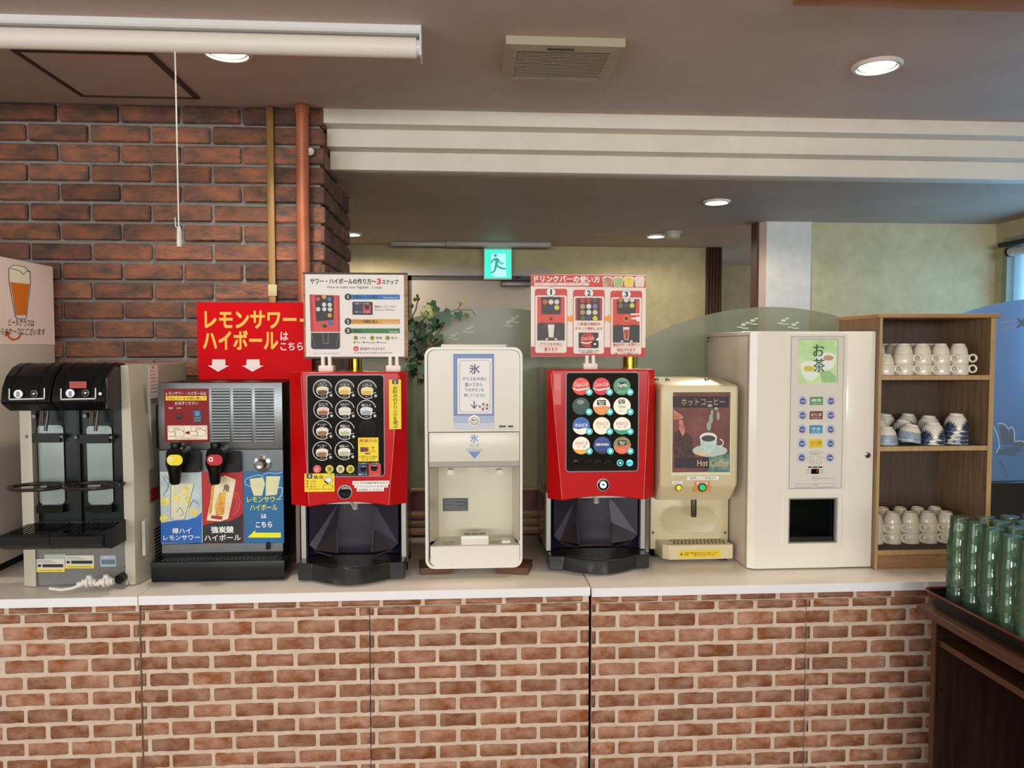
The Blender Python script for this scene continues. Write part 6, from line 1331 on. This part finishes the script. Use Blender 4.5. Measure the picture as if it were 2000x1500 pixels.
for i, (px_, yy, n, lead, rz) in enumerate(((1.763, yf, 2, 'leaf-patterned tea bowl in the front stack of two', .0), (1.862, yf + .012, 4, 'leaf-patterned tea bowl in the tall stack beside the cabinet wall', -.5), (1.703, yf + .091, 2, 'leaf-patterned tea bowl in the stack behind the tilted lattice bowl', .25), (1.680, yf + .180, 3, 'leaf-patterned tea bowl in the stack at the back centre', -.3), (1.806, yf + .093, 3, 'leaf-patterned tea bowl in the stack behind the front stack', .9), (1.775, yf + .181, 3, 'leaf-patterned tea bowl in the rearmost stack', .5))):
    st_ = .0155
    for lv in range(n): bowl(px_, yy, zm + lv * st_, 'leaf', lead + (', topmost' if lv == n - 1 else ', lowest' if lv == 0 else ', second from below' if lv == 1 else ', third from below'), rz + .25 * lv)

def tumbler_glass():
    m = bpy.data.materials.new('green_glass'); m.use_nodes = True; nt = m.node_tree; nt.nodes.clear(); N, L = nt.nodes.new, nt.links.new
    out = N('ShaderNodeOutputMaterial'); tp = N('ShaderNodeBsdfTransparent'); gl = N('ShaderNodeBsdfGlossy'); tl = N('ShaderNodeBsdfTranslucent'); lw = N('ShaderNodeLayerWeight'); fr_ = N('ShaderNodeFresnel')
    cr = N('ShaderNodeValToRGB'); lw.inputs[0].default_value = .35; L(lw.outputs['Facing'], cr.inputs['Fac'])
    cr.color_ramp.elements[0].color = lin('fafefa'); cr.color_ramp.elements[1].color = lin('b0d8bc'); cr.color_ramp.elements[0].position = .25
    L(cr.outputs['Color'], tp.inputs[0]); gl.inputs['Roughness'].default_value = .04; tl.inputs[0].default_value = lin('c2f2c8'); dd = N('ShaderNodeBsdfDiffuse'); dd.inputs[0].default_value = lin('a8dcb2'); tm_ = N('ShaderNodeMixShader'); tm_.inputs[0].default_value = .45; L(tl.outputs[0], tm_.inputs[1]); L(dd.outputs[0], tm_.inputs[2]); fr_.inputs['IOR'].default_value = 1.45
    a, b = N('ShaderNodeMixShader'), N('ShaderNodeMixShader'); a.inputs[0].default_value = .13
    L(tp.outputs[0], a.inputs[1]); L(tm_.outputs[0], a.inputs[2]); L(fr_.outputs[0], b.inputs[0]); L(a.outputs[0], b.inputs[1]); L(gl.outputs[0], b.inputs[2]); L(b.outputs[0], out.inputs[0])
    return m


# ============================================================ SERVING TABLE, TRAY AND GLASSES
MTW2 = M('table_wood', '22130c', .3, col2='332018', scale=5, stretch=(12, 12, .8)); MTW3 = M('table_edge', '432619', .3, col2='523022', scale=6, stretch=(12, .8, 12))
tb = T('serving_table', 'dark brown wooden serving table with an open side and an inner shelf', 'table', (1.85, 1.9, 0))
TX0, TY1, TZ = 1.462, 2.358, .775
tb.add('table_top', MB().box(TX0, 2.3, 1.15, TY1, TZ - .028, TZ, .004), MTW3)
tb.add('end_panel', MB().box(TX0 + .030, 2.27, TY1 - .065, TY1 - .045, 0, TZ - .028), MTW2); tb.add('panel_edge', MB().box(TX0 + .026, TX0 + .030, TY1 - .065, TY1 - .043, 0, TZ - .028), MTW3)
tb.add('end_panel', MB().box(TX0 + .030, 2.27, 1.20, 1.22, 0, TZ - .028), MTW2); tb.add('side_panel', MB().box(2.25, 2.27, 1.22, TY1 - .065, 0, TZ - .028), MTW2)
tb.add('shelf', MB().box(TX0 + .036, 2.25, 1.22, TY1 - .067, .66, .68), MTW3)
for z_ in (.52, .35): Face(tb, TY1 - .066).t.add('shelf_pin', MB().cyl((TX0 + .048, TY1 - .067, z_), .004, .006, 'y', 10), CHROME)
ty = T('serving_tray', 'black lacquer tray with a dark red rim holding the stacked green glasses', 'tray', (1.8, 1.95, TZ))
TRX0, TRX1, TRY0, TRY1 = 1.487, 2.06, 1.35, 2.374; MTRR = M('tray_rim', '5a1a1e', .22); MTRB = M('tray_lacquer', '0e0c0c', .18)
def rect(x0, x1, y0, y1, z, r=.03): return [(a, b, z) for a, b in rr(x0, x1, y0, y1, r, 4)]
mtb = MB(); mtb.loft(rect(TRX0 + .018, TRX1 - .018, TRY0 + .018, TRY1 - .018, TZ + .0008), rect(TRX0, TRX1, TRY0, TRY1, TZ + .044), True, False); mtb.loft(rect(TRX0 + .024, TRX1 - .024, TRY0 + .024, TRY1 - .024, TZ + .006), rect(TRX0 + .006, TRX1 - .006, TRY0 + .006, TRY1 - .006, TZ + .044), True, False)
ty.add('tray_base', mtb, MTRB, recalc=False)
rp = rect(TRX0 + .003, TRX1 - .003, TRY0 + .003, TRY1 - .003, TZ + .045)
ty.add('tray_rim', MB().tube(rp, .0042, 8, True), MTRR)
MGG = tumbler_glass()
gp = [(.0356, .0), (.0362, .002), (.0364, .030), (.0352, .044), (.0326, .0525), (.0318, .062), (.0284, .118), (.0276, .1235), (.0245, .125), (0, .1242)]
gi = [(0, .119), (.0255, .1185), (.0268, .115), (.0303, .062), (.0311, .0525), (.0337, .044), (.0348, .030), (.0346, .002), (.0356, .0)]
GM = MB().lathe(gp + gi, (0, 0, 0), 28).mesh('green_tumbler', MGG)
gz = TZ + .0065; pit = .0535
cols = [('rim-side column', [(1.567, 2.310), (1.566, 2.235), (1.559, 2.150), (1.554, 2.066), (1.55, 1.985)]), ('second column', [(1.648, 2.311), (1.644, 2.237), (1.639, 2.161), (1.634, 2.08)]), ('third column', [(1.726, 2.304), (1.720, 2.226)]), ('fourth column', [(1.802, 2.311), (1.796, 2.236)])]
for cn, spots in cols:
    for k, (x, y) in enumerate(spots):
        x += .004
        for lv in range(4):
            w_ = ('lowest', 'second from below', 'third from below', 'topmost')[lv]
            o = link('green_tumbler', GM, None, (x, y, gz + lv * pit)); o.rotation_euler = (0, 0, rnd.uniform(0, 6))
            o['label'] = 'green tumbler, %s of the %s stack from the counter, %s' % (w_, ORD[k], cn); o['category'] = 'glass'; o['group'] = 'stacked green tumblers on the tray'

# ============================================================ IVY ARRANGEMENT behind the ice dispenser
YV = 3.17
iv = T('ivy_arrangement', 'artificial ivy arrangement with pale green blossoms between the highball machine and the ice dispenser', 'plant', (P(858, 900, YV)[0], YV + .045, ZC))
vx = iv.loc.x
iv.add('vase', MB().lathe([(0, 0), (.045, 0), (.055, .05), (.05, .2), (.03, .28), (.036, .31), (.030, .31), (.026, .28), (0, .27)], (vx, YV + .045, ZC), 24), M('vase_dark', '3a302a', .35))
MST_ = M('stem_brown', '5a4a34', .7)
MIV = [M('ivy_dark', '1e3626', .45, col2='2c4a30', scale=30), M('ivy_mid', '2f5236', .4, col2='41684a', scale=30), M('ivy_olive', '4a5e30', .45, col2='5e7240', scale=30)]
LO = [(0, -.10), (.34, -.28), (.56, .0), (.40, .20), (.62, .52), (.26, .50), (0, 1.0), (-.26, .50), (-.62, .52), (-.40, .20), (-.56, .0), (-.34, -.28)]
def leafmesh(k):
    m = MB(); c_ = m.bm.verts.new((0, .02, .15)); vs = [m.bm.verts.new((x, -.12 * abs(x) + .06 * math.sin(3 * z + k), z)) for x, z in LO]
    for i in range(len(vs)): m.bm.faces.new((c_, vs[i], vs[(i + 1) % len(vs)]))
    return m.mesh('leaf', MIV[k], recalc=False)
LM = [leafmesh(k) for k in range(3)]
def leaf(px_, py_, dy, size, k, rx, ry, rz):
    x, z = P(px_, py_, YV + dy); o = link('leaf', LM[k], iv.o); o.location = Vector((x, YV + dy, z)) - iv.loc; o.scale = (size,) * 3; o.rotation_euler = (rx, ry, rz)
R = math.radians
for a in ((850, 598, .0, .052, 1, .2, R(-120), .2), (866, 612, -.02, .058, 1, -.1, R(155), -.2), (895, 612, .0, .036, 1, .1, R(165), .3), (912, 614, .0, .022, 2, .1, R(190), .1), (862, 632, .01, .026, 2, .2, R(20), .4), (842, 622, .02, .03, 2, .2, R(-30), .2)): leaf(*a)
rr_ = random.Random(11)
for k in range(78):
    u = rr_.random(); py_ = 628 + 95 * u; px_ = rr_.uniform(797, 858 - 38 * u ** .7 if u > .45 else 862)
    leaf(px_, py_, rr_.uniform(-.05, .07), rr_.uniform(.022, .042), rr_.choice((0, 0, 0, 1, 0, 2)), rr_.uniform(-.9, .9), rr_.uniform(0, 6.3), rr_.uniform(-.9, .9))
for a in ((797, 742, -.02, .034, 0, .1, R(200), .3), (806, 728, -.03, .03, 0, .2, R(170), -.4), (823, 742, -.02, .024, 0, .0, R(185), .3), (829, 730, -.03, .02, 0, .3, R(150), .2), (812, 722, .0, .028, 0, .3, R(190), .5)): leaf(*a)
def stem(pts, r, name='stem'):
    q = [(P(a, b, YV + d)[0], YV + d, P(a, b, YV + d)[1]) for a, b, d in pts]; return iv.add(name, MB().tube(q, r, 7), MST_)
stem([(855, 900, .045), (848, 760, .045), (838, 690, .03), (842, 665, .0), (858, 648, .0), (866, 636, .0), (871, 626, -.01)], .0022); stem([(848, 760, .045), (825, 690, .04), (806, 640, .02), (806, 616, .0), (812, 606, .0), (816, 586, .0)], .0025)
stem([(846, 745, .04), (830, 690, .03), (820, 640, .02), (832, 614, .0)], .003); stem([(868, 614, -.02), (885, 608, .0), (896, 602, .0), (903, 590, .0)], .0016); stem([(893, 606, .0), (912, 605, .0), (922, 606, .0), (929, 617, .0)], .0012)
stem([(818, 690, -.05), (842, 676, -.06), (864, 662, -.06)], .005, 'twig'); stem([(812, 700, .0), (815, 720, .0), (816, 755, .0)], .0018)
for a, b, r in ((804, 597.5, .0085), (810, 585, .007), (816.5, 584, .008), (815, 577.5, .006)):
    x, z = P(a, b, YV); iv.add('bud', MB().lathe([(0, -1.2 * r), (.7 * r, -.8 * r), (r, 0), (.75 * r, .8 * r), (.2 * r, 1.2 * r), (0, 1.2 * r)], (x, YV, z), 10), M('bud_green', '5c5a38', .6))
MBLS = M('blossom_green', 'b4bc76', .6, col2='ccd09a', scale=40)
for a, b, R_, n in ((834, 609, .030, 34), (903, 589, .017, 14)):
    x, z = P(a, b, YV - .01); fl = MB(); r9 = random.Random(int(a))
    for k in range(n):
        d = Vector((r9.uniform(-1, 1), r9.uniform(-1, .5), r9.uniform(-1, 1))).normalized(); c_ = Vector((x, YV - .01, z)) + d * R_ * r9.uniform(.6, 1); u = d.cross(Vector((.3, .2, 1))).normalized(); v_ = d.cross(u); s = R_ * .42
        fl.quad(c_ + u * s, c_ + (u + v_) * s * .55 + d * .003, c_ + v_ * s, c_ + (v_ - u) * s * .55 + d * .003, c_ - u * s, c_ - (u + v_) * s * .55 + d * .003, c_ - v_ * s, c_ + (u - v_) * s * .55 + d * .003)
    iv.add('blossom', fl, MBLS, recalc=False)
